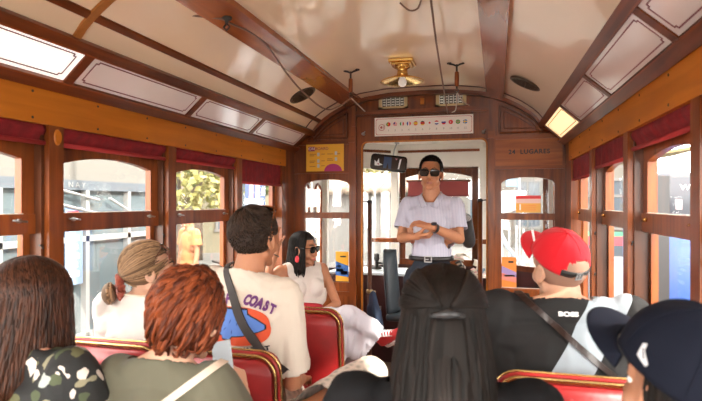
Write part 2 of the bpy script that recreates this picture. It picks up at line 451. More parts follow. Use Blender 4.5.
# ------------------------------------------------------------------ side walls and windows
POST = [-.58, .175, .93, 1.69, 2.45, 3.205, 3.965]
def W(x, y, z, side): return V((RX(x, y, side), y, z))
def wbox(b, x0, x1, y0, y1, z0, z1, side, m=0):
    vs = []
    for y in (y0, y1):
        for x, z in ((x0, z0), (x1, z0), (x1, z1), (x0, z1)): vs.append(b.verts.new(W(x, y, z, side)))
    for q in ((0, 1, 2, 3), (7, 6, 5, 4), (0, 4, 5, 1), (1, 5, 6, 2), (2, 6, 7, 3), (3, 7, 4, 0)):
        f = b.faces.new([vs[i] for i in q]); f.material_index = m
SILL = .72
wn = 0
for side in (-1, 1):
    b = BM()
    wbox(b, -.11, -.03, Y0, YB, 0, SILL, side)                # dado under the windows
    wbox(b, -.11, -.05, Y0, YB, 1.70, 2.0, side)              # above the windows, behind the letterboard
    wbox(b, -.11, -.004, 3.93, YB, 0, 1.9, side)              # corner column
    for p in POST[:-1]: wbox(b, -.11, 0, p-.035, p+.035, SILL, 1.742, side)
    wall = struct('wall_left' if side < 0 else 'wall_right', b, w_mid)
    b = BM(); wbox(b, -.06, .012, Y0, YB, SILL-.03, SILL, side); trim(b, w_midY)
    # vertical guides beside each post: dark grooves with a strap catch
    b = BM()
    for p in POST[:-1]:
        for s in (-1, 1):
            wbox(b, -.10, -.022, *sorted((p+s*.036, p+s*.05)), SILL, 1.74, side)
    trim(b, wood('window_guides', (.05, .015, .006), (.13, .04, .014), 'Z'))
    b = BM()
    for p in POST[1:-1]:
        for z in (1.28, 1.06, .90, .80):
            c = W(-.012, p-.05, z, side)
            tube(b, [c, c+V((0, -.008, .012)), c+V((0, -.018, .014))], .004, 6)
    trim(b, black_iron)
    for i, (a, c) in enumerate(zip(POST, POST[1:])):
        wn += 1
        y0, y1 = a+.05, c-.05
        if i == len(POST)-2: y1 = 3.915
        mid = (y0+y1)/2; hw = (y1-y0)/2-.055
        b = BM()
        f = lambda u, v, d: W(d, u, v, side)
        us = [y0+.022]+[y0+.055+(2*hw)*k/16 for k in range(17)]
        arch = lambda u: 1.612+.032*(1-((u-mid)/hw)**2)
        curtain(b, us, arch, lambda u: 1.70, -.085, -.055, f)
        wbox(b, -.085, -.055, y0, y0+.022, 1.335, 1.70, side); wbox(b, -.085, -.055, y1-.055, y1, 1.335, 1.70, side)
        wbox(b, -.088, -.048, y0, y1, 1.335, 1.409, side)
        wbox(b, -.100, -.075, y0, y0+.03, SILL, 1.335, side); wbox(b, -.100, -.075, y1-.03, y1, SILL, 1.335, side)
        wbox(b, -.100, -.075, y0, y1, SILL, SILL+.03, side)
        w = struct('window_%d' % wn, b, w_mid)
        b = BM()
        wbox(b, -.072, -.069, y0+.02, y1-.05, 1.405, 1.65, side)
        wbox(b, -.090, -.087, y0+.02, y1-.02, SILL+.02, 1.345, side)
        obj('glass_pane', b, g_win, w)
        b = BM(); wbox(b, -.057, -.051, y0+.022, y1-.05, 1.406, 1.412, side); obj('glazing_bead', b, cream_paint, w)
        if 1.0 < c:
            for yy in (y0+.08, y1-.08):
                b = BM(); p = W(-.046, yy, 1.385, side)
                dx = -side
                tube(b, [p, p+V((dx*.012, 0, 0))], .008, 8)
                tube(b, [p+V((dx*.012, -.03, .002)), p+V((dx*.014, 0, 0)), p+V((dx*.012, .03, -.003))], .004, 6)
                obj('sash_latch', b, steel if side < 0 else brass, w, True)
    # rolled blinds
    drops = {2: 1.672, 3: 1.672, 4: 1.672, 5: 1.672} if side < 0 else {2: 1.655, 3: 1.665, 4: 1.637, 5: 1.60}
    drops[5] = 1.584 if side < 0 else 1.605
    drops[2] = 1.672 if side < 0 else 1.665
    for i in (1, 2, 3, 4, 5):
        a, c = POST[i], POST[i+1]
        y0, y1 = a+.038, min(c-.038, 3.93)
        zb = drops.get(i, 1.67)
        where = ['', 'behind the viewer', 'nearest the viewer', 'second', 'third', 'beside the bulkhead'][i]
        if i == 1: continue
        t = thing('window_blind', '%s crimson roller blind on the %s side, %s' % ('short' if zb > 1.65 else 'lower drawn', side_names[side], ['', '', 'at the nearest window', 'at the second window', 'at the third window', 'at the last window by the bulkhead'][i]),
                  'blind', W(-.02, (y0+y1)/2, zb, side), group='crimson blinds of the %s windows' % side_names[side])
        L0 = -V(t.location)
        b = BM()
        ny = 40; grid = []
        for k in range(ny+1):
            y = y0+(y1-y0)*k/ny
            col = []
            for j in range(9):
                z = 1.745-(1.745-zb)*j/8
                x = -.022+.004*math.sin(k*1.9+math.sin(k*.7)*2)*(.3+.7*j/8)+(.010*math.sin(j*.75) if zb > 1.65 else .003)
                col.append((x, z))
            grid.append((y, col))
        V1 = [[b.verts.new(W(x, y, z, side)+L0) for x, z in col] for y, col in grid]
        V2 = [[b.verts.new(W(x-.007, y, z, side)+L0) for x, z in col] for y, col in grid]
        for G in (V1, V2):
            for k in range(ny):
                for j in range(8): b.faces.new((G[k][j], G[k+1][j], G[k+1][j+1], G[k][j+1]))
        for k in range(ny): b.faces.new((V1[k][8], V1[k+1][8], V2[k+1][8], V2[k][8]))
        for kk in (0, ny):
            for j in range(8): b.faces.new((V1[kk][j], V1[kk][j+1], V2[kk][j+1], V2[kk][j]))
        obj('blind_cloth', b, velvet, t, True)
        b = BM(); tube(b, [W(-.020, y0, zb+.003, side)+L0, W(-.020, y1, zb+.003, side)+L0], .009, 8); obj('hem_bar', b, velvet_hem, t, True)

# round wooden boss on the first left post
b = BM(); g = bmesh.ops.create_cone(b, cap_ends=True, segments=24, radius1=.018, radius2=.015, depth=.006, matrix=M.Translation((XL+.003, 1.695, 1.70)) @ M.Rotation(PI/2, 4, 'Y') @ M.Scale(1.7, 4, (1, 0, 0)))
trim(b, w_gold)

# ------------------------------------------------------------------ front bulkhead with doorway
WLx = (-1.537, -1.142); WRx = (.023, .413); DX = (-1.044, -.073); DZ = 1.936
b = BM()
ya, yc = YB, YB+.045
def F(x0, x1, z0, z1, y0=ya, y1=yc, m=0): box(b, x0, x1, y0, y1, z0, z1, m)
F(XL-.1, WLx[0], 0, 2.4); F(WLx[1], DX[0], 0, 2.4)
F(DX[1], WRx[0], 0, 2.4); F(WRx[1], XR+.1, 0, 2.4)
F(*WLx, 0, .80); F(*WRx, 0, .815)
for (x0, x1) in (WLx, WRx):
    m_ = (x0+x1)/2; hw = (x1-x0)/2
    us = [x0+(x1-x0)*k/20 for k in range(21)]
    ar = lambda u: 1.605+.036*(1-abs((u-m_)/hw)**2.6)-(.02*max(0, abs((u-m_)/hw)-.88)/.12)
    curtain(b, us, ar, lambda u: 2.4, ya, yc, XZ)
    F(x0, x1, 1.325, 1.37, YB-.006, YB+.03)
rr = .045
us = [DX[0]+(DX[1]-DX[0])*k/60 for k in range(61)]
def dtop(u):
    e = min(u-DX[0], DX[1]-u)
    return DZ if e > rr else DZ-rr+math.sqrt(max(0, rr*rr-(rr-e)**2))
curtain(b, us, dtop, lambda u: 2.4, ya, yc, XZ)
wf = struct('wall_front', b, w_mid)
def on_front(parts, mat, parent=None, smooth=False):
    bb = BM()
    for q in parts: box(bb, *q)
    return trim(bb, mat) if parent is None else obj(parent[0], bb, mat, parent[1])
# pilasters, ledges and panels
on_front([(-1.142, -1.086, YB-.03, YB, 0, 2.30), (-.062, -.012, YB-.03, YB, 0, 2.31)], w_mid)
on_front([(-1.150, -1.095, YB-.034, YB-.0, 1.935, 1.985), (-.066, -.02, YB-.036, YB, 1.935, 1.985), (-1.12, -1.09, YB-.035, YB-.02, 2.06, 2.09)], w_midX)
on_front([(-1.086, -.062, YB-.035, YB, 2.150, 2.180), (-1.086, -.062, YB-.02, YB, 2.142, 2.150)], w_midX)
on_front([(XL, -1.142, YB-.022, YB, 1.69, 1.708), (-.012, .50, YB-.03, YB, 1.70, 1.725), (XL, -1.142, YB-.01, YB, 1.925, 1.95), (-.012, .46, YB-.02, YB, 1.925, 1.955)], w_midX)
on_front([(-.012, .46, YB-.012, YB, 1.725, 1.925)], wood('name_board', (.18, .042, .007), (.44, .125, .02), 'X'))
on_front([(XL, -1.142, YB-.012, YB, .70, .735), (-.012, .48, YB-.012, YB, .715, .75), (XL, -1.142, YB-.01, YB, .05, .12), (-.012, .48, YB-.01, YB, .05, .12)], w_midX)
on_front([(-.575, -.545, YB-.012, YB, 2.215, 2.265)], w_gold)
# door edging (thin light line) round the doorway
b = BM()
pts = []
for k in range(9): a = PI/2*k/8; pts.append((DX[0]+rr-rr*math.cos(a), DZ-rr+rr*math.sin(a)))
pts = [(DX[0], 0)]+pts+[(-x+DX[0]+DX[1], z) for x, z in pts[::-1]]+[(DX[1], 0)]
tube(b, [(x, YB-.004, z) for x, z in pts], .007, 6)
trim(b, w_gold)
# arched mouldings of the side panels above the windows
for (xa, xb) in ((-1.50, -1.165), (.02, .40)):
    b = BM()
    for off, r_ in ((.055, .008), (.085, .005)):
        inset = (off-.055)
        xs = [xa+inset+(xb-xa-2*inset)*k/16 for k in range(17)]
        top_ = [(x, YB-.006, ceil_z(x)-off-.01) for x in xs]
        zb = 1.975+inset
        tube(b, [(xs[0], YB-.006, zb)]+top_+[(xs[-1], YB-.006, zb)], r_, 6)
        tube(b, [(xs[0], YB-.006, zb), (xs[-1], YB-.006, zb)], r_, 6)
    trim(b, w_dark)
# glass in the bulkhead
for k, (x0, x1) in enumerate((WLx, WRx)):
    wn += 1
    b = BM()
    for (z0, z1) in ((.80, 1.33), (1.365, 1.65)):
        box(b, x0-.004, x0+.008, YB-.004, YB+.012, z0, z1-.03 if z1 > 1.5 else z1); box(b, x1-.008, x1+.004, YB-.004, YB+.012, z0, z1-.03 if z1 > 1.5 else z1)
        box(b, x0, x1, YB-.004, YB+.012, z0, z0+.009)
    w = struct('window_%d' % wn, b, w_mid)
    b = BM(); box(b, x0-.005, x1+.005, YB+.018, YB+.022, .80, 1.66); obj('glass_pane', b, g_win, w)

# rear bulkhead (behind the viewer) with a wide doorway and windows
b = BM()
for (x0, x1, z0, z1) in ((XL-.1, -1.55, 0, 2.4), (-1.15, -1.0, 0, 2.4), (-.12, .03, 0, 2.4), (.45, XR+.1, 0, 2.4), (-1.0, -.12, 1.95, 2.4), (-1.55, -1.15, 0, .8), (.03, .45, 0, .8), (-1.55, -1.15, 1.65, 2.4), (.03, .45, 1.65, 2.4)):
    box(b, x0, x1, Y0-.05, Y0, z0, z1)
struct('wall_back', b, w_mid)

# lettering on the right board
lt = text_obj('lettering', '24  LUGARES', .046, plain('dark_lettering', (.012, .006, .004), rough=.5), None, (.228, YB-.0135, 1.828), spacing=1.12, bold=.0012)
lt.name = 'trim_90'; lt['kind'] = 'structure'
lt.parent = None

# ------------------------------------------------------------------ vents in the frieze
for k, (x0, x1, zz) in enumerate(((-.905, -.675, 0), (-.455, -.225, 0))):
    t = thing('air_vent', 'pierced metal air vent in the frieze, %s of the pair above the flag sign' % ('left' if k == 0 else 'right'), 'vent', ((x0+x1)/2, YB-.002, 2.245), group='frieze air vents')
    hw = (x1-x0)/2
    b = BM(); z0, z1 = -.050, .050
    box(b, -hw, hw, -.012, 0, z0, z0+.016); box(b, -hw, hw, -.012, 0, z1-.016, z1); box(b, -hw, -hw+.026, -.012, 0, z0, z1); box(b, hw-.026, hw, -.012, 0, z0, z1)
    obj('vent_frame', b, dull_brass, t)
    b = BM(); box(b, -hw+.02, hw-.02, -.004, -.001, z0+.01, z1-.01); obj('backing', b, black_iron, t)
    b = BM()
    for j in range(6):
        x = -hw+.026+(2*hw-.052)*(j+.0)/5
        box(b, x-.003, x+.003, -.010, -.004, z0+.014, z1-.014)
    for z in (-.020, .0, .020):
        for j in range(5):
            x = -hw+.026+(2*hw-.052)*(j+.5)/5
            box(b, x-.010, x+.010, -.0095, -.0045, z-.0045, z+.0045)
    obj('grille', b, plain('pale_grille_metal', (.72, .74, .68), rough=.35, metal=.3), t)

# oval ceiling vents
for k, (x, y) in enumerate(((-1.275, 3.45), (.165, 3.40))):
    z = ceil_z(x); sl = math.atan((ceil_z(x+.02)-ceil_z(x-.02))/.04)
    t = thing('ceiling_vent', 'round bronze grille let into the ceiling, on the %s' % ('left side' if k == 0 else 'right side'), 'vent', (x, y, z-.003), group='round ceiling grilles')
    t.rotation_euler = (0, -sl*(1 if k == 0 else .8), 0); t.location.z -= (0 if k == 0 else .006)
    b = BM(); lathe(b, [(.098, .004), (.098, -.004), (.088, -.008), (.080, -.004)], n=36); obj('vent_rim', b, plain('dark_bronze', (.10, .07, .045), rough=.4, metal=.7), t, True)
    b = BM(); lathe(b, [(.082, -.002), (0, -.002)], n=36); obj('backing', b, black_iron, t)
    b = BM()
    for j in range(-4, 5):
        w_ = math.sqrt(.082**2-(j*.017)**2); box(b, -w_, w_, j*.017-.003, j*.017+.003, -.007, -.003)
    box(b, -.004, .004, -.08, .08, -.008, -.003)
    obj('grille', b, MATS['dark_bronze'], t)

# brass ceiling lamp
t = thing('ceiling_lamp', 'brass ceiling lamp with wide mirrored dish and clear bulb', 'lamp', (-.555, 3.25, ceil_z(-.555)))
b = BM(); box(b, -.075, .075, -.075, .075, -.022, 0, bev=.006); box(b, -.06, .06, -.06, .06, -.034, -.02, bev=.005); obj('base_plate', b, brass, t)
b = BM(); lathe(b, [(.045, -.03), (.045, -.045), (.03, -.052), (.032, -.075), (.038, -.09), (.03, -.095)], n=28); obj('neck', b, brass, t, True)
b = BM(); lathe(b, [(.03, -.088), (.07, -.100), (.12, -.118), (.133, -.126), (.134, -.130), (.12, -.124), (.07, -.108), (.028, -.097)], n=48); obj('reflector_dish', b, brass, t, True)
b = BM(); lathe(b, [(.014, -.10), (.02, -.112), (.026, -.13), (.022, -.148), (.01, -.158), (0, -.160)], n=20); obj('bulb', b, emis('clear_bulb', (.9, .85, .8), .15), t, True)

# grab handles hanging from the ceiling
gh = None
for k, x in enumerate((-.90, -.235)):
    lab = 'T-shaped iron bracket with wooden grip under the ceiling, %s of the lamp' % ('left' if k == 0 else 'right')
    if gh is None:
        gh = t = thing('ceiling_bracket', lab, 'bracket', (x, 3.32, ceil_z(x)), group='T-shaped ceiling brackets')
        b = BM(); tube(b, [(-.045, 0, -.006), (-.02, 0, -.012), (0, 0, -.022), (.02, 0, -.012), (.045, 0, -.006)], .006, 8); tube(b, [(0, 0, -.012), (0, 0, -.16)], .006, 8)
        lathe(b, [(.014, 0), (.014, -.006)], c=(-.045, 0, 0), n=12); lathe(b, [(.014, 0), (.014, -.006)], c=(.045, 0, 0), n=12); tube(b, [(0, 0, -.155), (.012, 0, -.17), (0, 0, -.185), (-.012, 0, -.17)], .003, 6)
        obj('bracket_arm', b, black_iron, t, True)
        b = BM(); lathe(b, [(.006, -.055), (.013, -.06), (.014, -.10), (.013, -.14), (.006, -.145)], n=14); obj('grip', b, w_mid, t, True)
    else:
        t = copy_tree(gh); t['label'] = lab; t.location = (x, 3.32, ceil_z(x))

# cords
cord = plain('grey_brown_cord', (.22, .13, .09), rough=.7)
cord_pale = plain('pale_cord', (.6, .5, .42), rough=.6)
def catmull(P, n=10):
    P = [V(p) for p in P]; Q = [P[0]]+P+[P[-1]]; out = []
    for i in range(1, len(Q)-2):
        for k in range(n):
            t = k/n; a, b_, c, d = Q[i-1:i+3]
            out.append(.5*((2*b_)+(-a+c)*t+(2*a-5*b_+4*c-d)*t*t+(-a+3*b_-3*c+d)*t**3))
    out.append(P[-1]); return out
def cable(name, P, r, mat, label):
    b = BM(); P = catmull(P); c = P[0].copy()
    tube(b, [p-c for p in P], r, 8)
    o = obj(name, b, mat, None, True); o.location = c; return tag(o, label, 'cord')
cable('hanging_cord', [(-1.45, 1.5, 2.17), (-1.286, 1.8, 2.222), (-1.229, 1.95, 2.222), (-1.13, 2.03, 2.222), (-1.10, 2.07, 2.222)], .005, cord, 'short dark cord running along the ceiling to the hook on the left beam')
cable('hanging_cord', [(-1.10, 2.07, 2.215), (-1.093, 2.4, 2.235), (-1.117, 2.75, 2.17), (-1.097, 2.98, 2.10), (-1.017, 3.15, 2.026), (-.95, 3.25, 2.06), (-.898, 3.32, 2.12)], .005, cord, 'slack cord sagging from the left beam hook to the left ceiling bracket')
cable('hanging_cord', [(-.898, 3.32, 2.12), (-.94, 3.8, 2.13), (-1.0, 4.12, 2.17)], .004, cord_pale, 'pale cord from the left ceiling bracket to the bulkhead pilaster')
cable('hanging_cord', [(-.25, 2.05, 2.295), (-.282, 2.6, 2.23), (-.325, 3.4, 2.186), (-.362, 4.15, 2.133)], .005, cord, 'long cord running down from the ceiling to the flag sign')
cable('hanging_cord', [(-.235, 3.32, 2.12), (-.275, 3.8, 2.10), (-.33, 4.15, 2.137)], .0035, cord_pale, 'pale cord from the right ceiling bracket to the top of the flag sign')
cable('hanging_cord', [(-.235, 3.32, 2.12), (-.215, 3.8, 2.14), (-.20, 4.165, 2.19)], .0035, cord_pale, 'pale cord from the right ceiling bracket to the right air vent')
cable('hanging_cord', [(-.40, 2.28, 2.305), (-.365, 2.31, 2.28), (-.33, 2.31, 2.283), (-.31, 2.28, 2.305)], .004, cord, 'small loop of cord under the middle of the ceiling')
b = BM(); lathe(b, [(0, 0), (.022, 0), (.022, -.010), (.008, -.014), (.006, -.03)], n=14); tube(b, [(0, 0, -.028), (.014, 0, -.042), (0, 0, -.056), (-.014, 0, -.042), (0, 0, -.028)], .004, 6)
o = obj('ceiling_hook', b, black_iron, None, True); o.location = (-1.10, 2.06, ceil_z(-1.10)-.026); tag(o, 'black iron hook screwed to the left ceiling beam', 'hook')
for k, x in enumerate((-1.03, -.10)):
    b = BM(); lathe(b, [(0, 0), (.012, 0), (.007, .01), (.007, .025), (.012, .03), (0, .036)], n=12, T=M.Rotation(PI/2, 4, 'X')); tube(b, [(0, -.03, 0), (.018, -.03, .018)], .005, 6)
    o = obj('door_catch', b, steel, None, True); o.location = (x, YB-.001, 2.0 if k == 0 else 1.985); tag(o, 'small steel catch above the %s corner of the doorway' % ('left' if k == 0 else 'right'), 'catch', 'steel catches over the doorway')

# ------------------------------------------------------------------ signs
paper = plain('white_card', (.86, .80, .74), rough=.4)
red_ink = plain('red_ink', (.45, .03, .04), rough=.5)
C_ = lambda n, c: plain('ink_'+n, c, rough=.45)
INK = {'r': C_('red', (.72, .02, .02)), 'g': C_('green', (.02, .28, .06)), 'b': C_('blue', (.02, .06, .35)), 'w': C_('white', (.85, .85, .85)), 'y': C_('yellow', (.9, .58, .02)), 'k': C_('black', (.01, .01, .01)), 'l': C_('skyblue', (.03, .25, .6)), 'n': C_('grey', (.3, .28, .27))}
sx0, sx1, sz = -.93, -.172, 2.047
t = thing('language_sign', 'long white sign with twelve round country flags above the doorway', 'sign', ((sx0+sx1)/2, YB-.04, sz))
hw, hh = (sx1-sx0)/2, .072
b = BM(); box(b, -hw, hw, -.006, .006, -hh, hh); obj('board', b, paper, t)
b = BM()
for m_, w_ in ((.010, .0022),):
    x, z = hw-m_, hh-m_; c = .016
    for q in ((-x+c, x-c, -.0072, -.005, z-w_, z), (-x+c, x-c, -.0072, -.005, -z, -z+w_), (-x, -x+w_, -.0072, -.005, -z+c, z-c), (x-w_, x, -.0072, -.005, -z+c, z-c)): box(b, *q)
    for s in (-1, 1):
        for u in (-1, 1):
            tube(b, [(s*x, -.006, u*(z-c)), (s*(x-c*.35), -.006, u*(z-c*.35)), (s*(x-c), -.006, u*z)], .0014, 4)
            lathe(b, [(0, 0), (.004, 0)], c=(0, 0, 0), n=8, T=M.Translation((s*(x-.006), -.0075, u*(z-.006))) @ M.Rotation(PI/2, 4, 'X'))
obj('border', b, red_ink, t)
b = BM(); ic = V((-hw+.057, -.008, -.005))
tube(b, [ic+V((.024*math.cos(a), 0, .024*math.sin(a))) for a in [2*PI*k/24 for k in range(25)]], .0018, 5)
prism(b, [(-.012, -.005), (-.006, -.005), (.002, -.012), (.002, .012), (-.006, .005), (-.012, .005)], -.0085, -.007, lambda u, v, d: V((ic.x+u, d, ic.z+v)))
for rr_ in (.008, .013): tube(b, [ic+V((.002+rr_*math.cos(a), 0, rr_*math.sin(a))) for a in [R(-45+90*k/8) for k in range(9)]], .0012, 4)
obj('speaker_icon', b, red_ink, t)
def disc_parts(c, r, kind, par, name, label):
    """round flag: stripes clipped to a circle"""
    spec = {'pt': ('v', 'ggrrr', 'y'), 'gb': ('h', 'rwrwrwrw', 'b'), 'it': ('v', 'gwr', ''), 'fr': ('v', 'bwr', ''), 'es': ('h', 'ryyr', ''), 'de': ('h', 'krry', ''), 'jp': ('h', 'ww', 'R'), 'nl': ('h', 'rwb', ''), 'ru': ('h', 'wbr', ''), 'tr': ('h', 'rr', 'W'), 'br': ('h', 'gg', 'D'), 'se': ('h', 'llyll', 'X')}[kind]
    o_, cols, ex = spec; nS = len(cols); mats = []; b = BM()
    def mi(ch):
        if INK[ch] not in mats: mats.append(INK[ch])
        return mats.index(INK[ch])
    for i, ch in enumerate(cols):
        a0 = -1+2*i/nS; a1 = -1+2*(i+1)/nS
        pts = [(a0+(a1-a0)*k/5) for k in range(6)]
        poly = [(u*r, math.sqrt(max(0, 1-u*u))*r) for u in pts]+[(u*r, -math.sqrt(max(0, 1-u*u))*r) for u in pts[::-1]]
        q = []
        for p in poly:
            if not q or math.hypot(p[0]-q[-1][0], p[1]-q[-1][1]) > 1e-5: q.append(p)
        if math.hypot(q[0][0]-q[-1][0], q[0][1]-q[-1][1]) < 1e-5: q.pop()
        if o_ == 'h': q = [(v, -u) for u, v in q]
        prism(b, q, -.0085, -.0062, lambda u, v, d: V((c[0]+u, d, c[1]+v)), mi(ch))
    circ = lambda rad, n=14: [(rad*math.cos(2*PI*k/n), rad*math.sin(2*PI*k/n)) for k in range(n)]
    P2 = lambda poly, ch, d=-.0092: prism(b, poly, d, -.008, lambda u, v, dd: V((c[0]+u, dd, c[1]+v)), mi(ch))
    if ex == 'y': P2([(p[0]-r*.2, p[1]) for p in circ(r*.32)], 'y')
    if ex == 'b': P2([(-r*.85, 0), (-r*.05, 0), (-r*.05, r*.9), (-r*.6, r*.75)], 'b')
    if ex == 'R': P2(circ(r*.5), 'r')
    if ex == 'W': P2(circ(r*.4), 'w'); P2([(p[0]+r*.12, p[1]) for p in circ(r*.3)], 'r', -.0096)
    if ex == 'D': P2([(-r*.75, 0), (0, -r*.55), (r*.75, 0), (0, r*.55)], 'y'); P2(circ(r*.3), 'b', -.0096)
    if ex == 'X': P2([(-r*.35, -r*.9), (-r*.0, -r*.95), (0, r*.95), (-r*.35, r*.9)], 'y')
    o = obj(name, b, mats, par); o['label'] = label
names = [('pt', 'green and red'), ('gb', 'red and white striped'), ('it', 'green white and red'), ('fr', 'blue white and red'), ('es', 'red and yellow'), ('de', 'black red and gold'), ('jp', 'red dot on white'), ('nl', 'red white and blue banded'), ('ru', 'white blue and red banded'), ('tr', 'plain red'), ('br', 'green with yellow diamond'), ('se', 'blue with yellow cross')]
for k, (f, nm) in enumerate(names):
    x = -hw+.110+k*.0535
    disc_parts((x, .018), .0165, f, t, 'flag', nm+' round flag')
    text_obj('number', str(k+1), .022, INK['n'], t, (x, -.0065, -.030))

# yellow on-board poster (left of the doorway)
t = thing('notice', 'yellow notice with maroon heading and corner blob, left of the doorway', 'notice', (-1.352, YB-.013, 1.818))
b = BM(); box(b, -.160, .160, -.003, .003, -.110, .110); obj('sheet', b, plain('yellow_sheet', (.80, .42, .03), rough=.35), t)
mar = plain('maroon_ink', (.30, .015, .09), rough=.4)
b = BM(); box(b, -.140, -.085, -.0045, -.002, .055, .092); obj('heading_box', b, mar, t)
text_obj('lettering', 'ON', .034, INK['w'], t, (-.112, -.0048, .074))
text_obj('lettering', 'BOARD', .034, mar, t, (-.026, -.0036, .074))
b = BM(); prism(b, [(.04+.075*math.cos(a)+.03, -.110+.06*math.sin(a)) for a in [PI*k/14 for k in range(15)]], -.0045, -.002, XZ); obj('corner_blob', b, plain('magenta_ink', (.42, .02, .16), rough=.4), t)
for x, z, w_ in ((-.13, .03, .055), (-.13, .018, .04), (-.13, -.025, .05), (-.13, -.037, .04), (-.13, -.07, .05), (.02, .03, .05), (.02, -.01, .045), (.02, -.022, .05), (-.03, .03, .03), (-.03, -.025, .03), (-.03, -.065, .03), (.10, .03, .03)):
    b = BM(); box(b, x, x+w_, -.0042, -.002, z-.003, z+.003); obj('text_line', b, plain('ochre_ink', (.45, .18, .03), rough=.5), t)
for x, z in ((-.065, .028), (-.065, -.025), (-.065, -.065), (.085, .035), (.085, -.012)):
    b = BM(); box(b, x, x+.02, -.0042, -.002, z-.014, z+.014); obj('pictogram', b, plain('pale_blue_ink', (.5, .55, .6), rough=.5), t)

def leaflet(name, label, x0, x1, z0, z1, y, bands, cat='poster'):
    t = thing(name, label, cat, ((x0+x1)/2, y, (z0+z1)/2)); w_, h_ = (x1-x0)/2, (z1-z0)/2
    b = BM(); box(b, -w_, w_, -.0015, .0015, -h_, h_); obj('sheet', b, bands[0], t)
    mats = []; b = BM()
    for poly, m_ in bands[1:]:
        if m_ not in mats: mats.append(m_)
        prism(b, [(u*w_, v*h_) for u, v in poly], -.0028, -.001, XZ, mats.index(m_))
    obj('print', b, mats, t)
    return t
yel = plain('leaflet_yellow', (.85, .42, .03), rough=.35); blu = plain('leaflet_blue', (.05, .16, .48), rough=.35); ora = plain('leaflet_orange', (.85, .25, .04), rough=.35); pnk = plain('leaflet_coral', (.75, .22, .18), rough=.35); lil = plain('leaflet_lilac', (.35, .25, .5), rough=.35)
S4 = lambda a, b_, c, d: [(a, b_), (c, b_), (c, d), (a, d)]
leaflet('leaflet', 'yellow and blue leaflet stuck inside the lower left bulkhead pane', -1.268, -1.160, .815, 1.055, YB+.014,
        [yel, ([(-1, .35), (1, .05), (1, -.7), (-1, -.6)], blu), (S4(-.9, -.35, .2, -.15), INK['w']), (S4(-.2, -.55, .8, -.3), pnk), ([(-.9, .0), (-.4, .15), (0, -.05), (-.5, -.1)], INK['w']), (S4(-.3, .62, .6, .72), INK['k'])])
leaflet('leaflet', 'orange and lilac leaflet stuck inside the lower right bulkhead pane', .034, .140, .82, 1.045, YB+.014,
        [ora, ([(-1, .4), (1, .0), (1, -.35), (-1, -.05)], lil), ([(-1, -.05), (1, -.35), (1, -.7), (-1, -.5)], pnk), (S4(-.6, -.3, .7, -.18), INK['w']), (S4(-.1, .62, .6, .74), INK['k'])])
t = leaflet('notice', 'orange notice with red heading strip in the upper right bulkhead pane', .135, .312, 1.378, 1.505, YB+.014,
        [plain('notice_orange', (.85, .40, .05), rough=.4), (S4(-1, .62, 1, 1), INK['r']), (S4(-1, .1, 1, .62), plain('notice_pink', (.8, .5, .42), rough=.4))]+[(S4(-.5, -.2-k*.25, .6, -.12-k*.25), ora) for k in range(3)]+[(S4(-.7, -.7, -.6, .0), INK['w'])])

# ------------------------------------------------------------------ driver's platform beyond the doorway
XC = -.575
YF = 5.5
pts_front = [(-1.62, YB+.05), (-1.62, 5.0), (-1.02, YF), (-.13, YF), (.47, 5.0), (.47, YB+.05)]
b = BM(); prism(b, [(-1.66, YB), (-1.66, 5.02), (-1.04, 5.56), (-.11, 5.56), (.51, 5.02), (.51, YB)], -.05, 0, XY); trim(b, MATS['floor_slats'])
b = BM(); prism(b, [(-1.68, YB+.04), (-1.68, 5.05), (-1.06, 5.6), (-.09, 5.6), (.53, 5.05), (.53, YB+.04)], 2.05, 2.09, XY); trim(b, cream_paint)
def wallseg(b, p, q, z0, z1, th=.04, m=0):
    p = V((*p, 0)); q = V((*q, 0)); d = (q-p).normalized(); nrm = V((d.y, -d.x, 0))*th
    prism(b, [(0, z0), ((q-p).length, z0), ((q-p).length, z1), (0, z1)], 0, 1, lambda u, v, w: p+d*u+nrm*(-w)+V((0, 0, v)), m)
segs = list(zip(pts_front, pts_front[1:]))
# cream header band, wood strip above it
b = BM()
for p, q in segs: wallseg(b, p, q, 1.80, 1.965)
for p, q in segs: wallseg(b, p, q, 1.99, 2.06)
trim(b, cream_paint)
b = BM()
for p, q in segs: wallseg(b, p, q, 1.962, 1.992, .05)
trim(b, w_midX)
# cream corner pillars
b = BM()
for (x, y) in pts_front[1:5]: box(b, x-.035, x+.035, y-.03, y+.04, .75, 2.0)
trim(b, cream_paint)
# wooden window frames with arched heads
def front_window(b, p, q, z0, z1, st=.05, arch_h=.05):
    p = V((*p, 0)); q = V((*q, 0)); d = (q-p).normalized(); L = (q-p).length; nn = V((-d.y, d.x, 0))*.03
    f = lambda u, v, w: p+d*u+nn*w+V((0, 0, v))
    a, c = .05, L-.05
    for (u0, u1, v0, v1) in ((a, a+st, z0, z1), (c-st, c, z0, z1), (a, c, z0, z0+st)): prism(b, [(u0, v0), (u1, v0), (u1, v1), (u0, v1)], 0, 1, f)
    m_ = (a+c)/2; hw = (c-a)/2-st
    us = [m_-hw+2*hw*k/12 for k in range(13)]
    curtain(b, us, lambda u: z1-.05-arch_h+arch_h*(1-((u-m_)/hw)**2), lambda u: z1+.001, 0, 1, f)
    for k in range(0): pass
b = BM()
front_window(b, pts_front[3], pts_front[4], .82, 1.80)
front_window(b, pts_front[2], pts_front[3], .82, 1.81, st=.06, arch_h=.05)
p, q = pts_front[2], pts_front[3]; box(b, -.9, -.25, YF, YF+.03, 1.66, 1.685)
wn += 1; w = struct('window_%d' % wn, b, w_mid)
b = BM()
for k in (1, 2, 3): wallseg(b, pts_front[k], pts_front[k+1], .83, 1.79, .004)
obj('glass_pane', b, g_win, w)
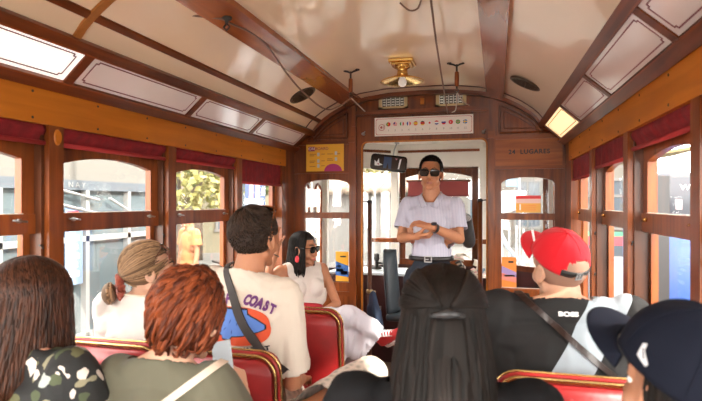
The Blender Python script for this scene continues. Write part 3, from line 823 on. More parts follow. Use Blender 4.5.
# side folding doors, arched panes
for side, (xs, nm) in ((-1, (-1.64, 'left')), (1, (.49, 'right'))):
    b = BM(); g = BM()
    for k in range(2):
        y0 = 4.32+k*.34; y1 = y0+.30
        f = lambda u, v, d: V((d, u, v))
        for (u0, u1, v0, v1) in ((y0, y0+.06, 0, 1.8), (y1-.06, y1, 0, 1.8), (y0, y1, 0, .75)): prism(b, [(u0, v0), (u1, v0), (u1, v1), (u0, v1)], xs-.015, xs+.015, f)
        m_ = (y0+y1)/2; hw = .09
        curtain(b, [m_-hw+2*hw*j/12 for j in range(13)], lambda u: 1.58+.05*(1-((u-m_)/hw)**2), lambda u: 1.8, xs-.015, xs+.015, f)
        box(g, xs-.002, xs+.002, y0+.05, y1-.05, .75, 1.66)
    box(b, xs-.03, xs+.03, 4.25, 4.32, 0, 1.8); box(b, xs-.03, xs+.03, 4.96, 5.02, 0, 1.8)
    d = struct('door_%d' % (1 if side < 0 else 2), b, wood('door_wood', (.22, .11, .06), (.42, .24, .13), 'Z') if 0 else cream_paint)
    obj('glass_pane', g, g_win, d)
    bb = BM()
    for k in range(2):
        y0 = 4.32+k*.34; m_ = y0+.15; hw = .088
        ptsA = [V((xs+.017*(1 if side < 0 else -1), m_-hw, .78))]+[V((xs+.017*(1 if side < 0 else -1), m_-hw+2*hw*j/12, 1.575+.05*(1-((2*j/12)-1)**2))) for j in range(13)]+[V((xs+.017*(1 if side < 0 else -1), m_+hw, .78))]
        tube(bb, ptsA, .013, 4)
    obj('pane_frame', bb, w_mid, d)
# dado under the front windows, dark red
dred = plain('dark_oxblood_panel', (.045, .012, .012), rough=.35)
b = BM()
for k in (1, 2, 3): wallseg(b, pts_front[k], pts_front[k+1], 0, .82)
trim(b, dred)
# red blind behind the guide
t = thing('window_blind', 'dull red roller blind half down on the front window behind the guide', 'blind', (-.575, YF-.03, 1.60))
b = BM(); box(b, -.30, .30, -.006, .006, -.075, .068, bev=.003); obj('blind_cloth', b, plain('dull_red_cloth', (.33, .06, .055), rough=.7, bump=.2, bscale=30), t)
b = BM(); tube(b, [(-.305, 0, -.075), (.305, 0, -.075)], .010, 8); obj('hem_bar', b, plain('dull_red_hem', (.25, .05, .05), rough=.7), t)
# wooden rail across
b = BM(); box(b, -.66, .66, -.02, .02, -.022, .022, bev=.006); o = obj('hand_rail', b, w_mid); o.location = (-.62, 5.38, 1.075); tag(o, 'brown wooden rail across the front windows behind the guide', 'rail')
# driver's desk
t = thing('driver_desk', 'dark oxblood driver desk with pale steel top left of the guide', 'desk', (-1.12, 4.98, -.01))
b = BM(); box(b, -.38, .30, -.15, .25, .01, .80, bev=.008); obj('body', b, dred, t)
b = BM(); box(b, -.40, .32, -.17, .27, .80, .825, bev=.006); obj('top', b, plain('pale_steel_top', (.55, .60, .66), rough=.3), t)
b = BM(); box(b, .0, .1, -.155, -.149, .44, .52, bev=.002); obj('socket', b, plain('grey_socket', (.5, .5, .48), rough=.5), t)
b = BM(); box(b, .02, .08, -.158, -.154, .46, .50); obj('socket_hole', b, black_iron, t)
t = thing('control_handle', 'black knobbed control handle on the driver desk', 'handle', (-1.10, 5.0, .826))
b = BM(); lathe(b, [(0, 0), (.05, 0), (.05, .02), (.02, .03), (.018, .07), (0, .07)], n=20); tube(b, [(0, 0, .06), (.12, -.02, .05), (.2, -.03, .045)], .012, 8); obj('arm', b, black_iron, t, True)
b = BM(); lathe(b, [(0, .07), (.02, .075), (.028, .10), (.022, .125), (.028, .14), (0, .15)], n=20); obj('knob', b, black_iron, t, True)
# driver's seat
t = thing('driver_seat', 'grey moulded plastic driver seat back beside the guide', 'seat', (-.70, 4.62, 0))
b = BM()
rows = []
for i in range(15):
    v = i/14; z = .52+.53*v; w_ = .13*(1-.35*v)*math.sqrt(max(.02, 1-max(0, v-.75)**2*14)); rows.append([b.verts.new((w_*s, .06*s*s+.10+.04*v+.05*(abs(s)**2), z)) for s in [-1+2*j/12 for j in range(13)]])
for a, c in zip(rows, rows[1:]):
    for j in range(12): b.faces.new((a[j], a[j+1], c[j+1], c[j]))
bmesh.ops.rotate(b, verts=b.verts, cent=(0, 0, 0), matrix=M.Rotation(R(100), 3, 'Z'))
me = solidify(b, .03); greyp = plain('slate_grey_plastic', (.05, .065, .08), rough=.4)
link('backrest', me, greyp, t)
b = BM(); box(b, -.2, .12, -.19, .19, .46, .52, bev=.02); obj('seat_pan', b, greyp, t, True)
b = BM(); lathe(b, [(.14, 0), (.14, .02), (.04, .04), (.04, .46)], n=24); obj('pedestal', b, black_iron, t, True)
# monitor hanging in the doorway
t = thing('rear_view_screen', 'tilted black screen showing a blue figure, hung in the doorway top left', 'screen', (-.905, 4.6, 1.795))
t.rotation_euler = (R(-6), R(7), R(12))
b = BM(); prism(b, rrect(.315, .138, .030), -.012, .016, XZ); obj('casing', b, plain('black_casing', (.012, .012, .014), rough=.25), t)
b = BM(); prism(b, rrect(.290, .114, .015), -.014, -.011, XZ); obj('screen_glass', b, plain('screen_brown', (.05, .035, .03), rough=.15), t)
b = BM()
scr = [plain('screen_blue', (.03, .06, .15), rough=.3), INK['w'], plain('screen_pink', (.5, .2, .25), rough=.3)]
prism(b, [(-.045, .05), (.02, .05), (.025, -.05), (.002, -.05), (-.008, .0), (-.02, -.05), (-.045, -.05)], -.0155, -.0135, XZ, 0)
prism(b, [(-.125, .012), (-.105, -.005), (-.09, .03), (-.08, -.01), (-.05, -.022), (-.085, -.035), (-.12, -.035)], -.0155, -.0135, XZ, 1)
prism(b, [(.09, .04), (.105, .045), (.095, -.045), (.082, -.045)], -.0155, -.0135, XZ, 1)
prism(b, [(.05, .045), (.075, .045), (.06, .03)], -.0155, -.0135, XZ, 2)
prism(b, [(-.10, -.015), (-.08, -.012), (-.085, -.03)], -.016, -.0135, XZ, 2)
obj('picture', b, scr, t)
b = BM(); tube(b, [(.03, .01, .06), (.035, .02, .13), (.05, .03, .19)], .006, 8); lathe(b, [(0, 0), (.02, 0), (.02, .01), (0, .012)], c=(.05, .03, .185), n=14); obj('mount', b, steel, t, True)
# poles either side
for k, (x, y, zt, lab) in enumerate(((-1.018, 4.36, 1.46, 'brown wooden pole with metal cap at the left of the doorway'), (-.128, 4.36, 1.47, 'brown wooden pole with metal cap at the right of the doorway'))):
    t = thing('stanchion', lab, 'pole', (x, y, 0), group='stanchions beside the doorway')
    b = BM(); lathe(b, [(.018, 0), (.018, zt), (0, zt)], n=18); obj('pole', b, w_mid if k else wood('dark_pole', (.09, .04, .03), (.2, .09, .06), 'Z'), t, True)
    b = BM(); lathe(b, [(0, zt-.01), (.021, zt-.01), (.021, zt+.006), (.012, zt+.014), (0, zt+.014)], n=18); tube(b, [(0, 0, zt+.0), (-.05*(1 if k == 0 else -1), -.0, zt+.004), (-.06*(1 if k == 0 else -1), -.02, zt-.004)], .0045, 8); obj('metal_cap', b, black_iron, t, True)
    b = BM(); lathe(b, [(.018, .70), (.027, .705), (.027, .73), (.018, .735)], n=18); tube(b, [(.02, 0, .715), (.05, 0, .715)], .01, 8); obj('collar', b, dull_brass, t, True)
# blue jacket / umbrella hanging low on the left pole
Bd = Body(); Bd.cap((0, 0, 0), .03, (.03, 0, -.14), .055); Bd.cap((.03, 0, -.14), .055, (.075, 0, -.36), .045); Bd.cap((.0, -.01, -.1), .035, (.02, 0, -.3), .04)
me = remesh(Bd.bm, .008, 2, disp=lambda p: .008*math.sin(p.x*90+p.z*14))
o = link('jacket', me, plain('navy_denim', (.03, .05, .10), rough=.8, var=.3)); o.location = (-.985, 4.30, .70); tag(o, 'dark blue folded jacket hanging low on the left doorway pole', 'jacket')
# backpack hooked at right behind the guide
t = thing('rucksack', 'black rucksack with pale coiled strap hanging right of the guide', 'bag', (-.255, 4.75, 1.22))
Bd = Body(); Bd.cap((0, 0, .09), .05, (.02, 0, -.10), .06); Bd.ell((0.0, -.03, 0), (.055, .04, .11)); link('body', remesh(Bd.bm, .007, 3), black_iron, t)
b = BM()
for j in range(4):
    rr_ = .025+.012*j; tube(b, [(rr_*math.cos(a)-.02, -.075-.003*j, .08+rr_*.9*math.sin(a)) for a in [R(-20+12*k+j*9) for k in range(18)]], .0045, 6)
obj('coiled_strap', b, plain('pale_grey_webbing', (.6, .63, .66), rough=.6), t, True)
# stack of crumpled leaflets
random.seed(3)
t0 = None
t = thing('magazine_pile', 'loose pile of black, cream and pink printed papers right of the guide', 'papers', (-.20, 4.8, .62)); 
b = BM(); box(b, -.18, .18, -.15, .2, -.60, 0, bev=.01); t['label'] = 'dark cabinet right of the guide under the loose papers'; t['category'] = 'cabinet'; t.name = 'platform_cabinet'; obj('body', b, dred, t)
pm = [plain('printed_black', (.03, .03, .03), rough=.5), plain('printed_cream', (.7, .62, .5), rough=.5), plain('printed_pink', (.7, .4, .38), rough=.5), plain('printed_blue', (.12, .2, .3), rough=.5)]
for k in range(14):
    b = BM()
    n_ = 6; m_ = random.choice((0, 0, 1, 1, 2, 3))
    L_, W_ = random.uniform(.10, .16), random.uniform(.05, .08)
    vs = [[b.verts.new((L_*(i/n_-.5), W_*s, .03*math.sin(i/n_*PI)*random.uniform(.7, 1))) for s in (-.5, -.25, .0, .25, .5)] for i in range(n_+1)]
    for a, c in zip(vs, vs[1:]):
        for j in range(4): f_ = b.faces.new((a[j], a[j+1], c[j+1], c[j])); f_.material_index = 0 if (j+k) % 2 else 1
    me = solidify(b, .004)
    o = link('leaflet', me, [pm[m_], pm[1]]); o.location = (-.19+random.uniform(-.15, .15), 4.72+random.uniform(-.08, .08), .64+k*.027)
    o.rotation_euler = (random.uniform(-.5, .5)+.5, random.uniform(-.4, .4), random.uniform(0, 3))
    tag(o, 'crumpled printed leaflet in the loose heap on the cabinet right of the guide', 'leaflet', 'heap of leaflets on the cabinet')

# ------------------------------------------------------------------ the street
GZ = -.45; KZ = .873
b = BM(); box(b, -40, 30, -20, 60, GZ-.1, GZ); fl2 = obj('street', b, plain('pale_cobbles', (.15, .145, .135), rough=.9, var=.15, vscale=3)); fl2['kind'] = 'structure'
fac_m = plain('pale_plaster', (.14, .13, .115), rough=.9, var=.06, vscale=.6)
fac_g = plain('pale_yellow_plaster', (.16, .145, .10), rough=.9, var=.06, vscale=.6)
shade_glass = plain('grey_window_glass', (.08, .10, .12), rough=.15)
stone = plain('white_stone', (.15, .147, .14), rough=.8)
def facade(label, p, q, h, mat, nw, nf, depth=3, z0=GZ):
    p = V((*p, 0)); q = V((*q, 0)); d = (q-p).normalized(); L = (q-p).length; nr = V((-d.y, d.x, 0))
    t = thing('building', label, 'building', (p.x, p.y, z0))
    f = lambda u, v, w: d*u+nr*w+V((0, 0, v))
    b = BM(); prism(b, [(0, 0), (L, 0), (L, h), (0, h)], 0, depth, f); obj('wall', b, mat, t)
    b = BM(); prism(b, [(-.1, h), (L+.1, h), (L+.1, h+.3), (-.1, h+.3)], -.25, depth, f); obj('cornice', b, stone, t)
    for j in range(nf):
        for i in range(nw):
            u = L*(i+.5)/nw; v = .9+j*3.1 if nf > 1 else 1.0
            ww = min(1.1, L/nw*.5); hh_ = 1.9
            b = BM()
            for (a0, a1, v0, v1) in ((u-ww/2-.1, u-ww/2, v, v+hh_), (u+ww/2, u+ww/2+.1, v, v+hh_), (u-ww/2-.1, u+ww/2+.1, v+hh_, v+hh_+.12), (u-ww/2-.15, u+ww/2+.15, v-.1, v), (u-.03, u+.03, v, v+hh_)): prism(b, [(a0, v0), (a1, v0), (a1, v1), (a0, v1)], -.05, .01, f)
            w = obj('window', b, stone, t)
            b = BM(); prism(b, [(u-ww/2, v), (u+ww/2, v), (u+ww/2, v+hh_), (u-ww/2, v+hh_)], -.015, .01, f); obj('pane', b, shade_glass, w)
    return t
facade('pale plastered building across the street on the left', (-13, 2), (-13, 15), 9, fac_m, 6, 3)
facade('pale yellow building at the end of the street beyond the left trees', (-13, 17), (-4.5, 22), 9, fac_g, 4, 3)
facade('pale plastered building straight ahead down the street', (-3.5, 24), (6, 24), 9, fac_m, 5, 3)
facade('long pale building along the right side of the street', (7.5, 22), (5.2, 3), 8, fac_m, 7, 2)

# glass kiosk on the left
t = thing('kiosk', 'grey glass street kiosk with white bars seen through the nearest left windows', 'kiosk', (-5.0, 3.6, GZ)); t.scale.z = KZ
kx = 0
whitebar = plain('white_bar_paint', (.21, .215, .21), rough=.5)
b = BM(); box(b, -1.6, -.1, 0, 3.7, 2.5, 3.2); obj('roof', b, plain('kiosk_fascia', (.115, .11, .098), rough=.8), t)
b = BM(); box(b, -.12, .0, 0, 3.7, 2.36, 2.5); obj('sign_band', b, plain('slate_band', (.07, .085, .10), rough=.5), t)
text_obj('lettering', 'J  N A Y', .11, whitebar, t, (.004, 1.9, 2.43), rot=(PI/2, 0, PI/2))
b = BM(); box(b, -.10, -.08, 0, 3.7, .3, 2.36); obj('glazing', b, plain('kiosk_glass', (.085, .11, .12), rough=.12), t)
b = BM()
for y in (0, .85, 2.1, 2.9, 3.65): box(b, -.10, .0, y, y+.06, 0, 2.36)
box(b, -.1, 0, 0, 3.7, 1.62, 1.70); box(b, -.1, 0, 0, 3.7, 0, .3)
obj('frame', b, whitebar, t)
b = BM()
for k in range(3): tube(b, [(.02, 1.65, 2.36-.2*k), (.02, 2.3, 2.22-.2*k)], .02, 6)
tube(b, [(.02, 2.5, 2.25), (.02, 3.1, 1.95)], .02, 6)
obj('stair_reflection', b, whitebar, t)  # white slanted tubes stand in for stairs reflected in the glass
for k, (y0, y1, z0, z1) in enumerate(((1.5, 1.78, 1.1, 1.86),)):
    t = thing('poster', 'blue and white street poster with red mark behind the nearest left window', 'poster', (-4.989, 3.85+y0, GZ+.90))
    b = BM(); box(b, -.01, 0, 0, .28, 0, .95); obj('sheet', b, plain('poster_paleblue', (.17, .24, .36), rough=.5), t)
    b = BM(); box(b, 0, .006, .03, .2, .72, .9); obj('red_mark', b, INK['r'], t)
    for j in range(5):
        b = BM(); box(b, 0, .006, .04, .22-.03*(j % 2), .1+.11*j, .16+.11*j); obj('text_line', b, INK['w'], t)
# lamp post
def lamp_post(x, y, lab, h=4):
    t = thing('street_pole', lab, 'pole', (x, y, GZ)); b = BM(); lathe(b, [(.10, 0), (.10, .2), (.05, .3), (.04, h), (0, h)], n=16); obj('pole', b, plain('pale_green_paint', (.45, .55, .42), rough=.5), t, True)
    b = BM(); lathe(b, [(0, h), (.12, h), (.16, h+.3), (.05, h+.4), (0, h+.42)], n=16); obj('lantern', b, stone, t, True)
lamp_post(-3.45, 5.15, 'pale green street pole behind the second left window')
# trees
def tree(label, x, y, h, r, tone, n=1500, group='trees across the street'):
    t = thing('tree', label, 'tree', (x, y, GZ), group=group)
    b = BM(); tube(b, [(0, 0, 0), (.05, 0, h*.3), (0, .05, h*.6)], [.16, .12, .07], 10)
    for k in range(6):
        a = k*1.05; tube(b, [(0, 0, h*.42), (r*.4*math.cos(a), r*.4*math.sin(a), h*.6), (r*.7*math.cos(a), r*.7*math.sin(a), h*.72)], [.06, .04, .015], 6)
    obj('trunk', b, plain('grey_bark', (.16, .12, .09), rough=.9), t, True)
    b = BM(); rnd = random.Random(int(x*10+y*7))
    for k in range(n):
        u = V((rnd.gauss(0, 1), rnd.gauss(0, 1), rnd.gauss(0, 1))).normalized()*rnd.uniform(.55, 1)
        c = V((u.x*r, u.y*r, h*.68+u.z*r*.85)); s = rnd.uniform(.06, .13)
        e1 = V((rnd.gauss(0, 1), rnd.gauss(0, 1), rnd.gauss(0, 1))).normalized()*s; e2 = e1.cross(V((rnd.gauss(0, 1), rnd.gauss(0, 1), rnd.gauss(0, 1)))).normalized()*s*.6
        vs = [b.verts.new(c+p) for p in (-e1, e2, e1, -e2)]; f = b.faces.new(vs); f.material_index = rnd.choice((0, 0, 1))
    me = bpy.data.meshes.new('foliage'); b.to_mesh(me); b.free()
    o = link('foliage', me, [plain('leaf_'+tone, {'g': (.09, .12, .035), 'y': (.20, .19, .055)}[tone], rough=.7), plain('leaf_light_'+tone, {'g': (.15, .17, .06), 'y': (.28, .25, .10)}[tone], rough=.7)], t)
tree('yellow-green leafy tree, nearer one behind the second left window', -7.9, 12.3, 4.3, 1.9, 'y', 2600)
tree('green leafy tree farther back behind the second left window', -9.6, 16.0, 5.0, 1.8, 'g', 2000)
tree('green leafy tree behind the third left window', -6.0, 14.6, 4.8, 1.5, 'g', 2000)
tree('yellow-green tree seen through the left of the doorway', -3.4, 15.5, 5.0, 1.8, 'y', 2000)
# hanging sign (third window)
t = thing('hanging_sign', 'dark blue hanging sign with pink figures behind the third left window', 'sign', (-4.4, 9.35, 1.42))
b = BM(); box(b, -.2, .2, -.015, .015, -.10, .48); obj('board', b, plain('dark_blue_board', (.05, .08, .16), rough=.5), t)
b = BM(); 
for x in (-.12, .01): prism(b, [(p[0]*.5+x+.05, p[1]*.9+.24) for p in rrect(.16, .34, .06)], -.02, -.014, XZ)
box(b, -.15, .15, -.02, -.014, -.06, .0); obj('figures', b, plain('dusty_pink', (.5, .25, .22), rough=.6), t)
b = BM(); tube(b, [(-.3, .03, -1.87), (-.3, .03, .6), (.2, .03, .6)], .025, 8); obj('post', b, black_iron, t)
# scooter behind the second left window
t = thing('scooter', 'blue motor scooter parked outside the second left window', 'scooter', (-3.62, 6.15, GZ), R(70))
Bd = Body(); Bd.cap((-.45, 0, .62), .13, (-.1, 0, .68), .12); Bd.cap((-.5, 0, .45), .13, (-.15, 0, .38), .10); Bd.cap((-.15, 0, .3), .06, (.32, 0, .3), .06); Bd.cap((.34, 0, .3), .07, (.48, 0, .95), .06); Bd.ell((.5, 0, 1.0), (.10, .14, .10)); link('body', remesh(Bd.bm, .02, 3), plain('scooter_blue', (.08, .2, .42), rough=.3), t)
b = BM(); box(b, -.55, .0, -.13, .13, .74, .84, bev=.04); obj('seat', b, black_iron, t, True)
b = BM(); tube(b, [(.46, -.35, 1.1), (.48, -.1, 1.06), (.48, .1, 1.06), (.46, .35, 1.1)], .018, 8); obj('handlebar', b, black_iron, t, True)
for x in (-.5, .62):
    b = BM(); tube(b, [(x+.2*math.cos(a), 0, .25+.2*math.sin(a)) for a in [2*PI*k/24 for k in range(25)]], .06, 10); lathe(b, [(0, -.03), (.12, -.03), (.12, .03), (0, .03)], n=20, T=M.Translation((x, 0, .25)) @ M.Rotation(PI/2, 4, 'X')); obj('wheel', b, black_iron, t, True)

# fence and tiled shed beyond the doorway
t = thing('shed', 'white walled shed with tiled lean-to roof beyond the doorway', 'shed', (-2.6, 9.6, GZ)); t.scale.z = KZ
b = BM(); box(b, -.6, 1.6, 0, 1.5, 0, 2.42); obj('wall', b, plain('bright_render', (.17, .165, .155), rough=.8), t)
b = BM()
for k in range(14):
    x = -.65+k*.165; tube(b, [(x, -.25, 2.42), (x, 1.6, 2.85)], .085, 8)
obj('tiled_roof', b, plain('weathered_tiles', (.24, .19, .145), rough=.9, var=.3), t, True)
for k in range(6):
    b = BM(); box(b, -.02, .02, -.02, .02, 0, 2.3); o = obj('fence_post', b, plain('grey_fence_paint', (.25, .25, .25), rough=.6)); o.scale.z = KZ; o.location = (-2.35+.26*k, 9.2, GZ); tag(o, 'thin grey fence post in front of the shed beyond the doorway', 'post', 'fence posts before the shed')
# fence beyond the right bulkhead window
t = thing('railing', 'white street railing beyond the right bulkhead window', 'railing', (-.1, 8.2, GZ)); t.scale.z = KZ
b = BM()
for k in range(12): box(b, .06+k*.1, .085+k*.1, -.012, .012, 0, 1.95-(.05*k))
box(b, 0, 1.3, -.015, .015, 1.0, 1.04); obj('bars', b, plain('railing_grey', (.42, .43, .44), rough=.6), t)
b = BM(); tube(b, [(.05, -.25, 1.9), (.25, -.25, 1.45), (.5, -.25, 1.1), (.75, -.25, .95)], .03, 8); obj('curved_bar', b, plain('blue_grey_metal', (.3, .36, .42), rough=.4), t, True)
t = thing('street_sign', 'small blue sign high beyond the right bulkhead window', 'sign', (.18, 7.0, 1.70)); b = BM(); box(b, -.07, .07, -.008, .008, -.045, .045); obj('plate', b, plain('sign_blue', (.15, .36, .62), rough=.5), t)
b = BM(); prism(b, [(-.05, -.02), (-.02, .03), (.0, -.01), (.03, .02), (.05, -.02)], -.012, -.007, XZ); obj('mark', b, INK['w'], t)
b = BM(); tube(b, [(.09, 0, -2.15), (.09, 0, .1)], .012, 8); obj('post', b, steel, t)
t = thing('street_barrier', 'red and white street barrier beyond the lower right bulkhead window', 'barrier', (.18, 8.6, GZ))
b = BM(); box(b, 0, .85, -.02, .02, .42, .82, bev=.01); obj('board', b, plain('barrier_red', (.35, .05, .05), rough=.4), t)
for x in (.15, .42, .69):
    b = BM(); prism(b, [(x, .42), (x+.08, .42), (x+.14, .82), (x+.06, .82)], -.024, -.018, XZ); obj('white_stripe', b, stone, t)
for x in (.08, .77):
    b = BM(); tube(b, [(x, -.2, 0), (x, 0, .85)], .018, 8); tube(b, [(x, .2, 0), (x, 0, .85)], .018, 8); obj('leg', b, steel, t)
# tour bus with WiFi lettering on the right
t = thing('tour_van', 'dark and blue tour van lettered WiFi behind the nearest right window', 'van', (2.35, 6.3, GZ)); t.scale.z = KZ
b = BM(); box(b, -.80, 1.2, 0, 1.3, .30, 1.98, bev=.05); obj('body', b, plain('bus_blue', (.025, .075, .30), rough=.3), t, True)
b = BM(); box(b, -.81, 1.2, -.01, 1.3, 1.98, 2.54, bev=.03); obj('upper_body', b, plain('bus_charcoal', (.05, .055, .07), rough=.25), t, True)
b = BM(); box(b, -.815, -.62, -.02, .03, .5, 2.5); obj('corner_post', b, plain('bus_black', (.02, .02, .022), rough=.3), t)
text_obj('lettering', 'WiFi', .092, INK['w'], t, (-.43, -.013, 2.36), bold=.002)
b = BM()
for (x, z, w_, h_) in ((-.42, 2.02, .12, .22), (-.26, 2.06, .1, .18), (-.56, 2.1, .06, .12)): box(b, x, x+w_, -.014, -.008, z, z+h_)
obj('picture', b, plain('bus_picture', (.45, .28, .30), rough=.4), t)
for y in (.35, 1.0):
    for x in (-.7, 1.0):
        b = BM(); lathe(b, [(0, -.1), (.26, -.1), (.28, 0), (.26, .1), (0, .1)], n=24, T=M.Translation((x, y, .28)) @ M.Rotation(PI/2, 4, 'Y')); obj('wheel', b, black_iron, t, True)
# awning and white column
t = thing('awning', 'cream and yellow café awning behind the nearest right window', 'awning', (3.3, 13.4, GZ+2.3))
b = BM(); prism(b, [(-1.6, .15), (-1.2, .5), (1.2, .9), (1.2, .84), (-1.2, .44), (-1.6, .1)], -.2, 2.5, XZ); obj('canopy', b, plain('cream_yellow_canvas', (.40, .30, .14), rough=.8, var=.2, vscale=2), t)
b = BM()
for y in (0, 2.2): tube(b, [(-1.2, y, -2.3), (-1.2, y, .46)], .03, 8)
obj('frame', b, steel, t)
t = thing('column', 'white stone column behind the nearest right window', 'column', (1.60, 7.0, GZ)); t.scale.z = KZ; b = BM(); lathe(b, [(.16, 0), (.16, .2), (.12, .25), (.11, 1.85), (.15, 1.9), (.15, 2.0), (0, 2.0)], n=24); obj('shaft', b, stone, t, True)
# market stall for the second right window
t = thing('market_stall', 'street stall with green and red striped front behind the second right window', 'stall', (2.35, 11.2, GZ)); t.scale.z = KZ
b = BM(); box(b, -.7, .9, 0, 1, 0, .9); obj('counter', b, plain('stall_grey', (.4, .4, .42), rough=.6), t)
b = BM(); box(b, -.71, .91, -.02, 0, 1.25, 1.45); obj('red_board', b, plain('stall_red', (.5, .08, .1), rough=.5), t)
b = BM(); box(b, -.71, .91, -.02, 0, 1.45, 1.55); obj('green_board', b, plain('stall_green', (.1, .35, .2), rough=.5), t)
b = BM(); box(b, -.71, .91, -.02, 0, 1.02, 1.25); obj('dark_board', b, plain('stall_dark', (.08, .1, .12), rough=.5), t)
b = BM()
for x in (-.7, .85): box(b, x, x+.05, 0, .05, 0, 2.3)
box(b, -.8, 1.0, -.2, 1.1, 2.3, 2.36); obj('frame', b, stone, t)

for o in [x for x in bpy.data.objects if x.name.startswith('tour_van')][0].children:
    if o.name.startswith('wheel'): o.scale.z = 1/KZ; o.location.z = .28*(1-1/KZ)
# ================================================================== SEATS
vinyl = plain('crimson_seat_leather', (.32, .012, .013), rough=.45, coat=.12, var=.22, vscale=9, bump=.15, bscale=25)
seat_trim = plain('gilt_seat_trim', (.62, .40, .16), rough=.25, metal=.8)
def outline(w, h, r, n=8):
    """seat back outline: square below, rounded shoulders above"""
    pts = [(-w/2, 0), (w/2, 0)]
    for i in range(n+1): a = PI/2*i/n; pts.append((w/2-r+r*math.cos(a), h-r+r*math.sin(a)))
    for i in range(n+1): a = PI/2+PI/2*i/n; pts.append((-w/2+r+r*math.cos(a), h-r+r*math.sin(a)))
    return pts
def make_seat(trimmat):
    t = thing('tram_seat', 'x', 'seat')
    W_, h, r = .425, .535, .07
    T = M.Translation((0, 0, .415)) @ M.Rotation(R(5), 4, 'X') @ M.Translation((0, -.02, 0))
    f = lambda u, v, d: T @ V((u, d, v))
    b = BM(); prism(b, outline(W_, h, r), .012, .040, f); obj('back_board', b, w_mid, t)
    b = BM(); prism(b, outline(W_-.035, h-.02, r-.015), -.012, .014, f)
    bmesh.ops.bevel(b, geom=[e for e in b.edges if abs((e.verts[0].co-e.verts[1].co).y) < .004 and e.calc_face_angle(0) > 1], offset=.008, segments=2, affect='EDGES')
    obj('rear_upholstery', b, vinyl, t, True)
    b = BM(); o_ = outline(W_-.03, h-.015, r-.015)
    prism(b, o_, .04, .075, f); bmesh.ops.bevel(b, geom=[e for e in b.edges if e.calc_face_angle(0) > 1], offset=.012, segments=3, affect='EDGES'); obj('backrest', b, vinyl, t, True)
    # gilt beading along the sides and over the top
    for dd, ins in ((-.004, .004), (.010, .0), (.028, -.002)):
        b = BM(); oo = outline(W_-ins*2, h-ins, r)[1:]+[(-W_/2+ins, 0)]
        tube(b, [f(u, v, dd) for u, v in oo], .0042 if dd != .010 else .0055, 6); obj('beading', b, trimmat if dd != .010 else vinyl, t, True)
    b = BM(); box(b, -.205, .205, .02, .46, .375, .455, bev=.03); obj('cushion', b, vinyl, t, True)
    b = BM(); box(b, -.205, .205, .01, .455, .345, .38, bev=.004); obj('seat_frame', b, w_mid, t)
    for x in (-.17, .17):
        b = BM(); tube(b, [(x, .04, .35), (x, .08, .18), (x, .03, .01)], .016, 8); tube(b, [(x, .42, .35), (x, .38, .18), (x, .43, .01)], .016, 8); tube(b, [(x, .07, .18), (x, .38, .18)], .010, 8); obj('leg', b, black_iron, t, True)
    return t
rows_ = {1: .965, 2: 1.72, 3: 2.475}
row_word = {1: 'nearest row', 2: 'second row', 3: 'third row'}
proto = None
for rw, yb in rows_.items():
    for xc, wd_ in ((-1.355, 'left window'), (-.915, 'left aisle'), (-.222, 'right aisle'), (.205, 'right window')):
        if rw >= 2 and wd_ == 'right aisle': continue
        if xc > .2 and rw == 3: xc = .19
        if proto is None: proto = o = make_seat(seat_trim)
        else: o = copy_tree(proto)
        o.location = (xc, yb, 0)
        o['label'] = 'crimson tram seat with gilt edging, %s seat of the %s' % (wd_, row_word[rw]); o['category'] = 'seat'; o['group'] = 'crimson tram seats'
# longitudinal bench by the bulkhead
t = thing('tram_bench', 'crimson side bench along the left wall before the bulkhead', 'bench', (-1.39, 3.62, 0))
b = BM(); box(b, -.19, .19, -.36, .50, .37, .44, bev=.025); obj('cushion', b, vinyl, t, True)
b = BM(); box(b, -.19, .17, -.36, .50, .01, .37, bev=.004); obj('base', b, w_mid, t)
b = BM(); box(b, -.215, -.17, -.36, .50, .42, .71, bev=.015); obj('backrest', b, vinyl, t, True)
# ================================================================== PEOPLE
class P_: pass
def nz(p, s, seed=0): return noise.noise(V((p.x*s+seed, p.y*s+seed*1.7, p.z*s-seed)))
def head_prims(B, T, e=0, fem=False):
    B.ell((0, -.016, .032), (.074+e, .093+e, .090+e), T, 20)
    B.ell((0, .022, -.022), (.060+e, .066+e, .078+e), T, 18)
    B.ell((0, .052, -.078), (.030, .032, .030), T)
    B.cap((-.048, .0, -.055), .020, (-.012, .068, -.096), .015, T); B.cap((.048, .0, -.055), .020, (.012, .068, -.096), .015, T)
    for s in (-1, 1):
        B.ell((s*.036, .058, -.028), (.024, .024, .026), T)
        B.cap((s*.012, .083, .030), .011, (s*.042, .066, .032), .010, T)
        B.ell((s*.031, .069, .017), (.017, .013, .009), T); B.ell((s*.031, .069, -.006), (.016, .012, .006), T)
        B.ell((s*.012, .096, -.036), (.009, .011, .008), T)
        # ear
        ring = [(s*(.075+.008*math.cos(a)*0+.006), -.004-.017*math.cos(a)*1.0-.004*math.sin(a), -.004+.029*math.sin(a)) for a in [2*PI*k/10 for k in range(11)]]
        B.chain(ring, [.0058]*11, T)
        B.ell((s*.074, .002, -.006), (.007, .016, .024), T)
        B.ell((s*.079, .003, -.031), (.006, .008, .009), T)
    B.cap((0, .083, .020), .008, (0, .106, -.030), .0115, T)
    B.cap((0, .088, -.052), .012, (0, .080, -.07), .014, T)
    for s in (-1, 1):
        B.cap((0, .0945, -.058), .0060, (s*.021, .083, -.061), .0035, T)
        B.cap((0, .0935, -.068), .0072, (s*.019, .083, -.066), .0035, T)
